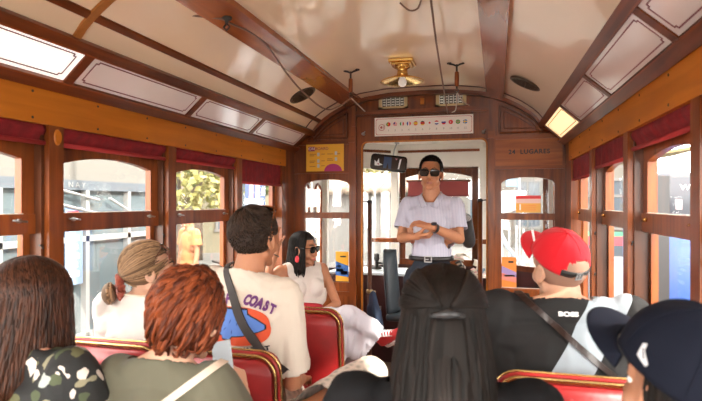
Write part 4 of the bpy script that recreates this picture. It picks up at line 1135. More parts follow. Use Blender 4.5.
def hand_prims(B, w, d, n, side, curl=.5, spread=.12, thumb=.5, s=1.0):
    """w wrist, d direction of the fingers, n direction the palm faces, side +1/-1 = thumb side along x axis of hand"""
    d = V(d).normalized(); n = V(n); n = (n-d*n.dot(d)).normalized(); x = d.cross(n).normalized()*side
    f = lambda a, b_, c: V(w)+(x*a+d*b_+n*c)*s
    B.ell((0, 0, 0), (.001, .001, .001))
    B.cap(f(0, -.01, 0), .025*s, f(0, .02, 0), .024*s)
    for k, (off, L, r) in enumerate(((.030, .074, .0092), (.010, .082, .0094), (-.010, .076, .0090), (-.028, .060, .0082))):
        B.cap(f(off*.55, .015, 0), .014*s, f(off, .085, -.003), .0115*s)
        ang = curl*(1+.12*k); p = f(off, .085, -.003); dirx = spread*(1.5-k)*.35
        a = ang*.5
        for seg, (q, rr_) in enumerate(((.45, r), (.31, r*.93), (.24, r*.84))):
            dv = (d*math.cos(a)+n*math.sin(a)+x*dirx).normalized(); p2 = p+dv*L*q*s
            B.cap(p, rr_*s, p2, rr_*.94*s); p = p2; a += ang*.75
    B.cap(f(.02, .02, .006), .016*s, f(.038, .05, .014), .0125*s)
    p1 = f(.038, .05, .014); p2 = p1+(x*.55+d*.75+n*.35*thumb*2).normalized()*.032*s; p3 = p2+(x*.15+d*.85+n*.6*thumb*2).normalized()*.026*s
    B.cap(p1, .0115*s, p2, .0102*s); B.cap(p2, .0102*s, p3, .0088*s)

def mkperson(label, loc, yaw, skin, J=None, stand=False, head=(0, 0, 0), w=1.0, fem=False, belly=0, dz=0, tilt=0, hands=None, vox=.0065, face=False, group=None, arms=True):
    c = P_(); c.root = thing('person', label, 'person', loc, yaw, group)
    c.w, c.fem, c.belly, c.head, c.stand = w, fem, belly, head, stand
    j = {}
    if stand:
        j.update(P=(0, 0, .96), W=(0, 0, 1.10), C=(0, -.005, 1.30), N=(0, -.015, 1.49), Hd=(0, .015, 1.645))
        sz = 1.445; hz = .92
        for s, n_ in ((-1, 'L'), (1, 'R')):
            j['sh'+n_] = (s*.185*w, -.01, sz); j['el'+n_] = (s*.24, 0, 1.14); j['wr'+n_] = (s*.24, .06, .9)
            j['hp'+n_] = (s*.095, 0, hz); j['kn'+n_] = (s*.11, .015, .50); j['an'+n_] = (s*.12, -.02, .09); j['to'+n_] = (s*.14, .13, .03)
    else:
        j.update(P=(0, 0, .55), W=(0, -.01, .68+dz*.3), C=(0, -.02, .875+dz*.8), N=(0, -.015, 1.075+dz), Hd=(0, .02, 1.185+dz))
        sz = 1.035+dz
        for s, n_ in ((-1, 'L'), (1, 'R')):
            j['sh'+n_] = (s*.172*w, -.015, sz); j['el'+n_] = (s*.235*w, .06, .76+dz*.6); j['wr'+n_] = (s*.16, .28, .68)
            j['hp'+n_] = (s*.10, .02, .53); j['kn'+n_] = (s*.13, .43, .54); j['an'+n_] = (s*.13, .40, .10); j['to'+n_] = (s*.14, .55, .04)
    if J: j.update(J)
    j = {k: V(v) for k, v in j.items()}; c.j = j
    c.HT = M.Translation(j['Hd']) @ M.Rotation(R(head[0]), 4, 'Z') @ M.Rotation(R(head[1]), 4, 'X') @ M.Rotation(R(head[2]), 4, 'Y')
    c.skin = skin
    B = Body(); torso(B, c, 0)
    head_prims(B, c.HT, 0, fem)
    nb = c.HT @ V((0, -.022, -.06))
    B.cap(nb, .050 if fem else .057, j['N']+V((0, 0, -.02)), .056 if fem else .066)
    for n_ in 'LR':
        B.cap(j['sh'+n_], .050*w if not fem else .043, j['el'+n_], .036 if not fem else .030)
        fm = j['el'+n_].lerp(j['wr'+n_], .3)
        B.cap(j['el'+n_], .037 if not fem else .030, fm, .037 if not fem else .030); B.cap(fm, .037 if not fem else .030, j['wr'+n_], .025 if not fem else .021)
        hd = (hands or {}).get(n_)
        d = j['wr'+n_]-j['el'+n_]
        if hd: hand_prims(B, j['wr'+n_]+V(hd[0]).normalized()*.02, *hd)
        else: hand_prims(B, j['wr'+n_]+d.normalized()*.02, d, (0, -.2, -1), (-1 if n_ == 'L' else 1), .35)
        B.cap(j['hp'+n_], .085, j['kn'+n_], .054); kn, an = j['kn'+n_], j['an'+n_]
        B.cap(kn, .053, kn.lerp(an, .3), .056); B.cap(kn.lerp(an, .3), .056, an, .036)
        B.cap(an, .036, j['to'+n_], .026)
    me = remesh(B.bm, vox, 2)
    c.body = link('body', me, skin, c.root)
    # lips, eyes, brows
    B = Body()
    for s in (-1, 1):
        B.cap((0, .0975, -.0585), .0046, (s*.018, .087, -.061), .0028, c.HT, 8); B.cap((0, .0965, -.0665), .0056, (s*.016, .0875, -.0655), .0030, c.HT, 8)
    me = remesh(B.bm, .0022, 1); link('lips', me, plain('lip_red' if fem else 'lip_brown', (.42, .10, .09) if fem else (.38, .14, .11), rough=.4), c.root)
    if face:
        for s in (-1, 1):
            b = BM(); bmesh.ops.create_uvsphere(b, u_segments=14, v_segments=10, radius=.0112, matrix=c.HT @ M.Translation((s*.031, .0715, .006)))
            eye = obj('eye', b, plain('eye_white', (.8, .78, .74), rough=.2), c.root, True)
            b = BM(); bmesh.ops.create_uvsphere(b, u_segments=12, v_segments=8, radius=.006, matrix=c.HT @ M.Translation((s*.031, .0775, .006)))
            obj('iris', b, plain('iris_brown', (.05, .02, .01), rough=.15), eye, True)
    for s in (-1, 1):
        b = BM(); tube(b, [c.HT @ V(p) for p in ((s*.016, .0935, .036), (s*.032, .087, .041), (s*.048, .072, .036))], [.003, .0035, .0018], 6)
        obj('eyebrow', b, plain('brow_dark', (.03, .018, .012), rough=.8), c.root, True)
    return c
def torso(B, c, e):
    j = c.j; w = c.w; st = c.stand
    if st:
        B.ell(j['P'], (.158*w+e, .11+e, .13+e)); B.ell(j['W'], (.142*w+e, .102+e+c.belly, .14+e)); B.ell(j['C'], (.162*w+e, .108+e, .17+e))
    else:
        B.ell(j['P']+V((0, 0, .02)), (.172*w+e, .125+e, .12+e)); B.ell(j['W']+V((0, c.belly*.6, 0)), (.145*w+e, .102+e+c.belly, .13+e)); B.ell(j['C'], (.158*w+e, .105+e+c.belly*.3, .16+e))
    n_ = j['N']
    for s in 'LR':
        sh = j['sh'+s]
        B.cap(n_+V((0, 0, -.030)), .058+e*.6, sh+V((0, 0, -.006)), .044*(w if not c.fem else .92)+e)
        B.cap(n_+V((0, -.01, .01)), .045+e*.3, sh.lerp(n_, .45)+V((0, -.01, -.01)), .045+e*.5)
        B.cap(n_+V((0, .0, -.11)), .075+e, sh.lerp(n_, .25)+V((0, 0, -.09)), .075+e)
        B.cap(sh+V((0, 0, -.02)), .048+e, j['C']+V(((sh-j['C']).x*.6, 0, -.06)), .085+e)
    B.cap(j['W']+V((0, 0, -.02)), .095+e, j['C'], .1+e)
    if c.fem:
        for s in (-1, 1): B.ell(j['C']+V((s*.068, .075, .02)), (.058+e, .055+e, .058+e))
def fold(seed, amp=.005, sc=9):
    def f(p):
        a = noise.noise(V((p.x*sc+seed, p.y*sc, p.z*sc*.45+seed))); b_ = 1-abs(noise.noise(V((p.x*sc*1.7-seed, p.y*sc*1.7, p.z*sc*.8))))*2
        return amp*(a*1.2+b_*.6)-amp*.2
    return f
def shirt(c, mat, e=.012, sleeve=.55, hem=.50, neck=.072, name='shirt', amp=.005, seed=1, loose=.02, vox=.0065, strap=False, neckdrop=0, flare=1.0):
    j = c.j; B = Body(); torso(B, c, e)
    if sleeve > 0:
        for n_ in 'LR':
            sh, el, wr = j['sh'+n_], j['el'+n_], j['wr'+n_]
            if sleeve <= 1: B.cap(sh, .054*c.w+e, sh.lerp(el, sleeve+.1), (.045+e+loose)*flare)
            else: B.cap(sh, .050*c.w+e, el, .040+e+loose); B.cap(el, .040+e+loose*.8, el.lerp(wr, min(1.05, sleeve-1+.06)), .030+e+loose*.6)
    if hem < (.9 if c.stand else .5):
        pass
    N = j['N']; hd = c.HT.to_translation()
    def cut(p):
        if p.z < hem: return True
        # neck hole: around the neck line
        ax = N+V((0, .012, 0)); q = p-ax
        if math.hypot(q.x, q.y) < neck*1.25 and p.z > N.z+.006-.42*q.y-neckdrop*max(0, q.y)/.08: return True
        if p.z > N.z+.055: return True
        for n_ in 'LR':
            sh, el, wr = j['sh'+n_], j['el'+n_], j['wr'+n_]
            if sleeve <= 0:
                if abs(p.x) > abs(sh.x)-.028 and p.z > sh.z-.13 and (p.x*sh.x > 0): return True
            elif sleeve <= 1:
                d = (el-sh); t = (p-sh).dot(d)/d.length_squared
                if t > sleeve and (p-sh.lerp(el, min(t, 1))).length < .10 and t < 1.4: return True
            else:
                d = (wr-el); t = (p-el).dot(d)/d.length_squared
                if t > sleeve-1 and (p-el.lerp(wr, min(t, 1.1))).length < .09: return True
        return False
    me = remesh(B.bm, vox, 2, solid=.0035, disp=fold(seed, amp), cut=cut)
    o = link(name, me, mat, c.root); c.shirt = o
    return o
def trousers(c, mat, e=.014, length=1.0, name='trousers', top=None, hemr=None, amp=.005, seed=4, vox=.008, extra=None):
    j = c.j; B = Body(); st = c.stand
    B.ell(j['P'], ((.160 if st else .172)*c.w+e, .115+e, .13+e))
    for n_ in 'LR':
        hp, kn, an = j['hp'+n_], j['kn'+n_], j['an'+n_]
        B.cap(hp, .088+e, kn, .058+e); B.cap(kn, .058+e, kn.lerp(an, min(1, length)), hemr if hemr else .052+e)
    if extra: extra(B)
    top = top if top is not None else (1.03 if st else .66)
    def cut(p):
        if p.z > top and (st or p.y < .22): return True
        for n_ in 'LR':
            kn, an = j['kn'+n_], j['an'+n_]; d = an-kn; t = (p-kn).dot(d)/d.length_squared
            if t > min(length, .97) and (p-kn.lerp(an, min(t, 1.2))).length < .16: return True
        return False
    me = remesh(B.bm, vox, 2, solid=.004, disp=fold(seed, amp, 8), cut=cut)
    return link(name, me, mat, c.root)
def shoes(c, mat, sole, laces=None, high=False, name='shoe'):
    j = c.j
    for n_ in 'LR':
        an, to = j['an'+n_], j['to'+n_]; d = (to-an); 
        sh_ = (an-j['kn'+n_]).normalized()                  # down the shin
        fd = (d-sh_*d.dot(sh_)); fd = fd.normalized(); up = -sh_
        side = fd.cross(up).normalized()
        Mx = M((( side.x, fd.x, up.x, an.x), (side.y, fd.y, up.y, an.y), (side.z, fd.z, up.z, an.z), (0, 0, 0, 1)))
        B = Body()
        B.cap((0, -.03, -.045), .036, (0, .06, -.045), .036, Mx); B.cap((0, .05, -.05), .038, (0, .155, -.058), .033, Mx); B.cap((0, -.01, -.03), .042, (0, -.005, .05 if high else .01), .046, Mx); B.cap((0, .02, -.01), .036, (0, .11, -.048), .030, Mx)
        o = link(name, remesh(B.bm, .005, 2, cut=(lambda p: (Mx.inverted() @ p).z > (.045 if high else .01))), mat, c.root)
        b = BM(); out = [(.045*math.cos(a)*(1 if math.sin(a) > 0 else .85), .055+.135*math.sin(a)*(1 if math.sin(a) > 0 else .82)) for a in [2*PI*k/24 for k in range(24)]]
        prism(b, out, -.095, -.072, lambda u, v, w_: Mx @ V((u, v, w_))); obj('sole', b, sole, o)
        if laces:
            b = BM()
            for k in range(6):
                y = .035+k*.018; z = .022-k*.0125
                tube(b, [Mx @ V(q) for q in ((-.028, y, z-.006), (0, y+.009, z+.008), (.028, y, z-.006))], .0045, 6)
                tube(b, [Mx @ V(q) for q in ((.028, y+.009, z-.012), (0, y+.009, z+.008), (-.028, y+.009, z-.012))], .0038, 6)
            obj('laces', b, laces, o, True)
            B = Body(); B.cap((0, .150, -.066), .030, (0, .165, -.070), .022, Mx); link('toe_cap', remesh(B.bm, .005, 1), laces, o)

# ---- hair
HC = V((0, -.016, .034)); HR = V((.079, .098, .095))
def sph(th, ph, k=1.0):
    """th azimuth from face (+y) towards +x; ph from the top"""
    return HC+V((HR.x*k*math.sin(ph)*math.sin(th), HR.y*k*math.sin(ph)*math.cos(th), HR.z*k*math.cos(ph)))
def slerp_dir(a, b_, t):
    a = a.normalized(); b_ = b_.normalized(); w_ = math.acos(max(-1, min(1, a.dot(b_))))
    if w_ < 1e-4: return a
    return (a*math.sin((1-t)*w_)+b_*math.sin(t*w_))/math.sin(w_)
def sdir(th, ph): return V((math.sin(ph)*math.sin(th), math.sin(ph)*math.cos(th), math.cos(ph)))
def on(dv, k=1.0): return HC+V((dv.x*HR.x, dv.y*HR.y, dv.z*HR.z))*k
class Locks:
    def __init__(s, n=5): s.bm = bmesh.new(); s.tone = s.bm.verts.layers.float.new('tone'); s.n = n
    def add(s, pts, r, tone=None, flat=.5, up=None):
        tone = random.random() if tone is None else tone
        rg = tube(s.bm, pts, r, s.n, True, flat, up=up)
        for q in rg:
            for v in q: v[s.tone] = min(1, max(0, tone+random.uniform(-.06, .06)))
    def done(s, name, mat, parent, T=None):
        if T is not None: bmesh.ops.transform(s.bm, matrix=T, verts=s.bm.verts)
        me = bpy.data.meshes.new(name); s.bm.to_mesh(me); s.bm.free()
        o = link(name, me, mat, parent, True); return o
def hang_hair(c, mat, length, n=420, front=48, r=.0065, part='mid', seed=1, k=1.06, back_off=.05, spread=.02, wave=0, under=None, maxph=100, flare=.10, curl=0, tmat=None, side_bias=0, minth=None, frontdrop=None):
    """straight hair from a parting: combed over the skull and hanging under its own weight (world down)"""
    rnd = random.Random(seed); L = Locks()
    Ti = c.HT.to_3x3().inverted(); down = Ti @ V((0, 0, -1)); back = Ti @ V((0, -1, 0)) if not c.stand else V((0, -1, 0))
    for i in range(n):
        s = -1 if i % 2 else 1
        q = rnd.random()
        th = R(front+(182-front)*q)*s
        # root along the parting
        y0 = math.cos(th)*.75+rnd.uniform(-.1, .1)
        rd = V((.03*s+side_bias, y0*.85, 1)).normalized()
        layer = rnd.choice((0, 0, .35, .7))*rnd.random()
        kk = k*(1-.04*layer)+rnd.uniform(-.006, .006)
        td = sdir(th, R(rnd.uniform(maxph-14, maxph+4)))
        r0 = slerp_dir(rd, td, layer*.5)
        pts = []
        for t in (0, .12, .26, .42, .6, .8, 1): pts.append(on(slerp_dir(r0, td, t), kk+.02*math.sin(t*PI)))
        last = pts[-1]; Ln = length*(rnd.uniform(.86, 1.03))
        if frontdrop and abs(th) < R(frontdrop[0]): Ln = frontdrop[1]*rnd.uniform(.85, 1.05)
        out = V((last.x-HC.x, last.y-HC.y, 0)).normalized()
        ph_ = rnd.uniform(0, 6.28); steps = 9
        for m_ in range(1, steps+1):
            t = m_/steps
            p = last+down*(Ln*t)+out*(flare*Ln*t*(1-t*.6)*.6)+back*(back_off*t*max(0, -math.cos(th)+.25))
            p += V((rnd.uniform(-1, 1), rnd.uniform(-1, 1), 0))*.002
            if wave: p += V((math.sin(t*9+ph_), math.cos(t*8+ph_), 0))*wave*t
            if curl: p += -out*curl*t*t
            pts.append(p)
        m = len(pts); rr = [r*(.55+.45*min(1, a/3)) * (1 if a < m-3 else (m-a)/3.2) for a in range(m)]
        L.add(pts, rr, up=(0, 0, 1) if 0 else None, flat=.55)
    return L
def skull_cap(c, keep, k=1.03, t=.008, name='hair', mat=None, T=None, disp=None):
    b = BM(); bmesh.ops.create_uvsphere(b, u_segments=56, v_segments=40, radius=1)
    for v in b.verts:
        d = v.co.normalized(); v.co = on(d, k)
        if disp: v.co += d*disp(v.co)
    bmesh.ops.delete(b, geom=[f for f in b.faces if not keep(f.calc_center_median())], context='FACES')
    for v in b.verts: v.co = c.HT @ v.co
    me = solidify(b, t)
    return link(name, me, mat, c.root)
def ribbon(c, name, mat, center, u, v, w, t, a0, a1, n=40, e=.016, extra=None, off=.004, over=True):
    """flat strap wrapped over the clothed torso in the plane (u,v)"""
    B = Body(); torso(B, c, e)
    if extra: extra(B)
    bv = BVHTree.FromBMesh(B.bm); center = V(center); u = V(u).normalized(); v = V(v); v = (v-u*v.dot(u)).normalized(); nn = u.cross(v)
    bs = bvh_of(c.shirt) if over else None; rows = []
    for i in range(n+1):
        a = R(a0+(a1-a0)*i/n); d = u*math.cos(a)+v*math.sin(a); row = []
        for s in (-w/2, w/2):
            o = center+nn*s+d*.8
            h = bv.ray_cast(o, -d)
            p = h[0] if h[0] is not None else center+nn*s+d*.16
            if bs:
                h2 = bs.ray_cast(o, -d)
                if h2[0] is not None:
                    g = (h2[0]-p).dot(d)
                    if -.03 < g < .055: p = p+d*g
            row.append(p+d*off)
        rows.append((row, d))
    for _ in range(3):
        for i in range(1, n):
            for q in (0, 1): rows[i][0][q] = (rows[i-1][0][q]+rows[i][0][q]*2+rows[i+1][0][q])/4
    b = BM(); vv = []
    for row, d in rows: vv.append([b.verts.new(row[0]), b.verts.new(row[1]), b.verts.new(row[1]+d*t), b.verts.new(row[0]+d*t)])
    for a, c2 in zip(vv, vv[1:]):
        for q in range(4): b.faces.new((a[q], a[(q+1) % 4], c2[(q+1) % 4], c2[q]))
    b.faces.new(vv[0]); b.faces.new(vv[-1][::-1]); B.bm.free()
    return obj(name, b, mat, c.root)
def sunglasses(c, T, frame, lens, name='sunglasses', s=1.0):
    b = BM(); TT = c.HT @ T
    o = []
    for sg in (-1, 1):
        out = [(sg*.033*s+p[0], p[1]) for p in rrect(.056*s, .043*s, .016*s)]
        tube(b, [TT @ V((u, .0+(-.18*(u*u)*6), v)) for u, v in out+out[:1]], .0028, 6)
        tube(b, [TT @ V(q) for q in ((sg*.060*s, -.004, .012), (sg*.073*s, -.020, .012), (sg*.080*s, -.085, .008), (sg*.080*s, -.105, -.008))], .0026, 6)
    tube(b, [TT @ V(q) for q in ((-.008, 0, .008), (0, .003, .010), (.008, 0, .008))], .003, 6)
    g = obj(name, b, frame, c.root, True)
    for sg in (-1, 1):
        b = BM(); prism(b, [(sg*.033*s+p[0], p[1]) for p in rrect(.055*s, .042*s, .016*s)], -.0015, .0015, lambda u, v, d: TT @ V((u, d-.18*u*u*6, v))); obj('lens', b, lens, g)
    return g
def baseball_cap(c, T, mat, k=1.0, opening=True, strapmat=None, button=None, name='cap', brimmat=None, stiff=.006):
    """six-panel cap; T places it in head space, brim towards +y"""
    TT = c.HT @ T; rx, ry, rz = .090*k, .110*k, .108*k
    b = BM(); NS, NP = 48, 18; rows = []
    for i in range(NP+1):
        ph = R(2+88*i/NP); row = []
        for q in range(NS):
            th = 2*PI*q/NS
            seam = .0018*abs(math.cos(3*th))**.5
            bul = 1+.04*math.sin(ph)*0+ (.05 if math.cos(th) > 0 else 0)*math.cos(th)*math.sin(ph*1.3)*.5
            x = rx*math.sin(ph)**.92*math.sin(th); y = ry*math.sin(ph)**.92*math.cos(th)*bul; z = rz*math.cos(ph)
            nn_ = V((x, y, z)).normalized(); p = V((x, y, z))+nn_*(seam+.0025*nz(V((x, y, z)), 22, 3))
            row.append(b.verts.new(p))
        rows.append(row)
    tp = b.verts.new((0, 0, rz+.001))
    for q in range(NS): b.faces.new((tp, rows[0][q], rows[0][(q+1) % NS]))
    for i in range(NP):
        for q in range(NS):
            th = 2*PI*(q+.5)/NS; ph = R(2+88*(i+.5)/NP); thb = abs(((th-PI+PI) % (2*PI))-PI)
            if opening and thb < R(38) and ph > R(90)-R(36)*math.sqrt(max(0, 1-(thb/R(38))**2)): continue
            b.faces.new((rows[i][q], rows[i+1][q], rows[i+1][(q+1) % NS], rows[i][(q+1) % NS]))
    bmesh.ops.transform(b, matrix=TT, verts=b.verts)
    cap = link(name, solidify(b, .004, 1), mat, c.root)
    b = BM(); NB, NR = 24, 8; rows = []
    for i in range(NR+1):
        t = i/NR; row = []
        for q in range(NB+1):
            a = R(-62+124*q/NB); cx = rx*1.02*math.sin(a); cy = ry*1.03*math.cos(a)
            reach = .074*k*max(0, 1-abs(a/R(62))**3.2)**.6
            x = cx*(1+.02*t); y = cy+reach*t; z = .004-.018*t*.6-(abs(x)/.09)**2*.022*(.3+.7*t)+.0
            row.append(b.verts.new((x, y, z)))
        rows.append(row)
    for a_, c_ in zip(rows, rows[1:]):
        for q in range(NB): b.faces.new((a_[q], a_[q+1], c_[q+1], c_[q]))
    bmesh.ops.remove_doubles(b, verts=b.verts, dist=.0004)
    bmesh.ops.transform(b, matrix=TT, verts=b.verts)
    link('brim', solidify(b, stiff, 0), brimmat or mat, cap)
    b = BM(); lathe(b, [(.010, 0), (.009, .004), (0, .006)], c=(0, 0, rz), n=14); bmesh.ops.transform(b, matrix=TT, verts=b.verts); obj('button', b, button or mat, cap, True)
    b = BM()
    for q in range(6):
        th = 2*PI*q/6+PI/6*0
        if opening and abs(th-PI) < .1: phm = 50
        else: phm = 88
        tube(b, [TT @ V((rx*1.012*math.sin(R(p_))**.92*math.sin(th), ry*1.012*(1.0 if math.cos(th) <= 0 else 1+.025*math.sin(R(p_)*1.3))*math.sin(R(p_))**.92*math.cos(th), rz*1.012*math.cos(R(p_))+.001)) for p_ in range(4, phm, 6)], .0016, 5)
    obj('seam', b, mat, cap, True)
    if opening and strapmat:
        b = BM(); vv = []
        for q in range(17):
            a = R(180-42+84*q/16); x, y = rx*1.02*math.sin(a), ry*1.02*math.cos(a); z = .002
            vv.append([b.verts.new((x, y, z)), b.verts.new((x, y, z+.022))])
        for a_, c_ in zip(vv, vv[1:]): b.faces.new((a_[0], c_[0], c_[1], a_[1]))
        bmesh.ops.transform(b, matrix=TT, verts=b.verts)
        st = link('strap', solidify(b, .003, 1), strapmat, cap)
        b = BM(); T2 = TT @ M.Translation((-.010, -ry*1.02-.004, .013))
        for q in ((-.012, .012, -.002, .002, -.013, -.009), (-.012, .012, -.002, .002, .009, .013), (-.012, -.008, -.002, .002, -.013, .013), (.008, .012, -.002, .002, -.013, .013), (-.002, .002, -.002, .002, -.013, .013)): box(b, *q, T=T2)
        obj('buckle', b, steel, st)
    return cap, TT, (rx, ry, rz)
def project(bm_src, bv, d, off):
    """push flat geometry along d onto a surface"""
    d = V(d).normalized()
    for v in bm_src.verts:
        h = bv.ray_cast(v.co-d*.6, d)
        if h[0] is not None: v.co = h[0]-d*off
def bvh_of(o):
    b = BM(); b.from_mesh(o.data); t = BVHTree.FromBMesh(b); b.free(); return t
def grid_poly(poly, T, step=.006):
    """fill a polygon with small cells so it can follow cloth: returns bmesh"""
    b = BM(); vs = [b.verts.new((u, v, 0)) for u, v in poly]; b.faces.new(vs)
    xs = [p[0] for p in poly]; ys = [p[1] for p in poly]
    x = min(xs)+step
    while x < max(xs):
        bmesh.ops.bisect_plane(b, geom=list(b.verts)+list(b.edges)+list(b.faces), plane_co=(x, 0, 0), plane_no=(1, 0, 0)); x += step
    y = min(ys)+step
    while y < max(ys):
        bmesh.ops.bisect_plane(b, geom=list(b.verts)+list(b.edges)+list(b.faces), plane_co=(0, y, 0), plane_no=(0, 1, 0)); y += step
    bmesh.ops.transform(b, matrix=T, verts=b.verts)
    return b
def decal(c, name, mat, poly, T, bv, d, off, par, step=.006):
    b = grid_poly(poly, T, step); project(b, bv, d, off); me = bpy.data.meshes.new(name); 
    b.to_mesh(me); b.free(); return link(name, me, mat, par, False)
def decal_text(name, mat, body, size, T, bv, d, off, par, **k):
    me = text_mesh(body, size, extrude=0, **k); b = BM(); b.from_mesh(me); bpy.data.meshes.remove(me)
    bmesh.ops.subdivide_edges(b, edges=[e for e in b.edges if e.calc_length() > .01], cuts=2)
    bmesh.ops.transform(b, matrix=T, verts=b.verts); project(b, bv, d, off)
    me = bpy.data.meshes.new(name); b.to_mesh(me); b.free(); me.materials.clear(); return link(name, me, mat, par, False)
# ================================================================== CAST
tan = skinmat('tanned_skin', (.46, .20, .105)); light = skinmat('light_skin', (.60, .34, .23)); brown_skin = skinmat('brown_skin', (.42, .19, .11))
h_black = hairmat('black_hair', (.003, .0025, .002), (.014, .009, .007), .55)
h_dark = hairmat('dark_brown_hair', (.012, .006, .004), (.085, .032, .017), .36)
h_red = hairmat('auburn_hair', (.045, .010, .005), (.25, .060, .020), .38)
h_blond = hairmat('ash_blond_hair', (.07, .036, .020), (.42, .26, .145), .38)
h_short = hairmat('short_brown_hair', (.012, .007, .005), (.06, .034, .022), .45)
def cloth(name, col, **k): return plain(name, col, rough=k.pop('rough', .85), sheen=0 if max(col) < .05 else .12, spec=.2, bump=.18, bscale=k.pop('bscale', 18), **k)
white_tee = cloth('offwhite_cotton', (.66, .575, .485)); blk_lens = plain('dark_lens', (.008, .006, .006), rough=.06, coat=.6); blk_frame = plain('black_frame', (.01, .01, .01), rough=.2)

# ---- 1 woman at the left edge, floral top
def floral():
    m, nt, b = _mat('floral_print'); tc = nt.nodes.new('ShaderNodeTexCoord')
    vz = nt.nodes.new('ShaderNodeTexVoronoi'); vz.inputs['Scale'].default_value = 32; vz.inputs['Randomness'].default_value = 1
    nn = nt.nodes.new('ShaderNodeTexNoise'); nn.inputs['Scale'].default_value = 14
    ad = nt.nodes.new('ShaderNodeMixRGB'); ad.blend_type = 'ADD'; ad.inputs['Fac'].default_value = .07
    L = nt.links.new; L(tc.outputs['Object'], nn.inputs['Vector']); L(tc.outputs['Object'], ad.inputs[1]); L(nn.outputs['Color'], ad.inputs[2]); L(ad.outputs[0], vz.inputs['Vector'])
    sp = nt.nodes.new('ShaderNodeSeparateColor'); L(vz.outputs['Color'], sp.inputs[0])
    r = nt.nodes.new('ShaderNodeValToRGB'); r.color_ramp.interpolation = 'CONSTANT'; e = r.color_ramp.elements
    cols = [(0, (.012, .012, .012)), (.24, (.10, .10, .045)), (.40, (.012, .012, .012)), (.48, (.24, .22, .14)), (.62, (.06, .075, .035)), (.74, (.62, .54, .48)), (.84, (.65, .08, .09)), (.90, (.36, .39, .36)), (.95, (.015, .015, .015))]
    e[0].position = 0; e[0].color = (*cols[0][1], 1); e[1].position = cols[1][0]; e[1].color = (*cols[1][1], 1)
    for p, c_ in cols[2:]: q = e.new(p); q.color = (*c_, 1)
    L(sp.outputs[0], r.inputs['Fac'])
    st = nt.nodes.new('ShaderNodeMath'); st.operation = 'LESS_THAN'; st.inputs[1].default_value = .62; L(vz.outputs['Distance'], st.inputs[0])
    mx = nt.nodes.new('ShaderNodeMixRGB'); mx.inputs[1].default_value = (.012, .012, .012, 1); L(st.outputs[0], mx.inputs['Fac']); L(r.outputs['Color'], mx.inputs[2]); L(mx.outputs[0], b.inputs['Base Color'])
    b.inputs['Roughness'].default_value = .8; MATS['floral_print'] = m; return m
c = mkperson('woman with long straight dark brown hair and black floral top at the left edge', (-1.225, 1.18, 0), R(-4), light, head=(-14, -6, 0), fem=True, w=.98, dz=-.02)
shirt(c, floral(), e=.016, sleeve=.8, hem=.50, neck=.085, name='floral_top', amp=.006, seed=3, loose=.03)
trousers(c, cloth('dark_navy_cloth', (.02, .025, .04)))
L = hang_hair(c, h_dark, .27, n=1400, front=16, r=.0042, k=1.12, back_off=.05, seed=11, flare=.08, wave=.003, frontdrop=(60, .19)); L.done('hair', h_dark, c.root, c.HT)
skull_cap(c, lambda p: p.y < .045 or p.z > .075, k=1.03, name='hair_base', mat=plain('dark_scalp_hair', (.02, .01, .007), rough=.5))

# ---- 2 redhead
c = mkperson('seated woman with bouncy auburn hair, olive grey top and cream shoulder strap', (-.850, 1.27, 0), R(2), light, head=(-8, -10, 3), fem=True, w=.82, dz=-.055,
             J=dict(Hd=(.048, .02, 1.138), elR=(.215, .03, .77), wrR=(.125, .20, .865)), hands={'R': ((-.45, .5, .45), (-.6, .1, -.5), 1, .75)}, vox=.0055)
shirt(c, cloth('olive_grey_jersey', (.115, .108, .075), bscale=10), e=.016, sleeve=.42, hem=.50, neck=.085, name='top', amp=.006, seed=8, loose=.012)
trousers(c, cloth('beige_cloth', (.35, .28, .2)))
rnd = random.Random(5); L = Locks()
def volume(dv): return 1.05+.02*math.sin(dv.x*9+dv.z*7)+.02*max(0, dv.z)
for i in range(900):
    s = -1 if i % 2 else 1
    th = R(52+130*rnd.random())*s
    if rnd.random() < .16: th = R(rnd.uniform(0, 50))*s
    layer = rnd.random(); frn = abs(th) < R(52)
    crown = V((.18+rnd.uniform(-.06, .06), .05*math.cos(th), 1)).normalized()
    td = sdir(th, R(rnd.uniform(58, 70) if frn else rnd.uniform(108, 142)))
    t0 = rnd.random()**1.2*.75; pts = []; ln = rnd.uniform(.34, .55); tw = rnd.uniform(0, 6.28); am = rnd.uniform(.003, .008)
    sd = V((math.cos(th), -math.sin(th), 0))
    for m_ in range(9):
        t = t0+ln*m_/8
        t = min(t, 1.04); dv = slerp_dir(crown, td, t); k_ = volume(dv)*(1+.05*math.sin(m_/8*PI))+.10*max(0, t-.72)*math.sin(m_*1.3+tw)
        p = on(dv, k_); p += sd*am*math.sin(tw+m_*.85)*min(1, m_/3)*1.6+dv*am*math.cos(tw+m_*.85)*min(1, m_/3)
        if t > .75: p += V((0, 0, -.13))*(t-.75)
        pts.append(p)
    L.add(pts, [.003, .0055, .007, .0075, .0075, .007, .006, .0045, .0015], flat=.6)
L.done('hair', h_red, c.root, c.HT)
skull_cap(c, lambda p: (p.y < .03 and p.z > -.075) or p.z > .07, k=1.05, name='hair_base', mat=plain('auburn_under', (.13, .030, .012), rough=.6))
ribbon(c, 'shoulder_strap', plain('cream_leather', (.62, .50, .40), rough=.5), V((.04, 0, .945)), (.79, 0, .61), (0, 1, 0), .019, .004, 0, 360, n=72, e=.020, off=.004)
b = BM(); g = V((0, 0, 0))
BB = Body(); torso(BB, c, .022); bv = BVHTree.FromBMesh(BB.bm); h = bv.ray_cast(V((.035, -.6, .941)), V((0, 1, 0))); BB.bm.free()
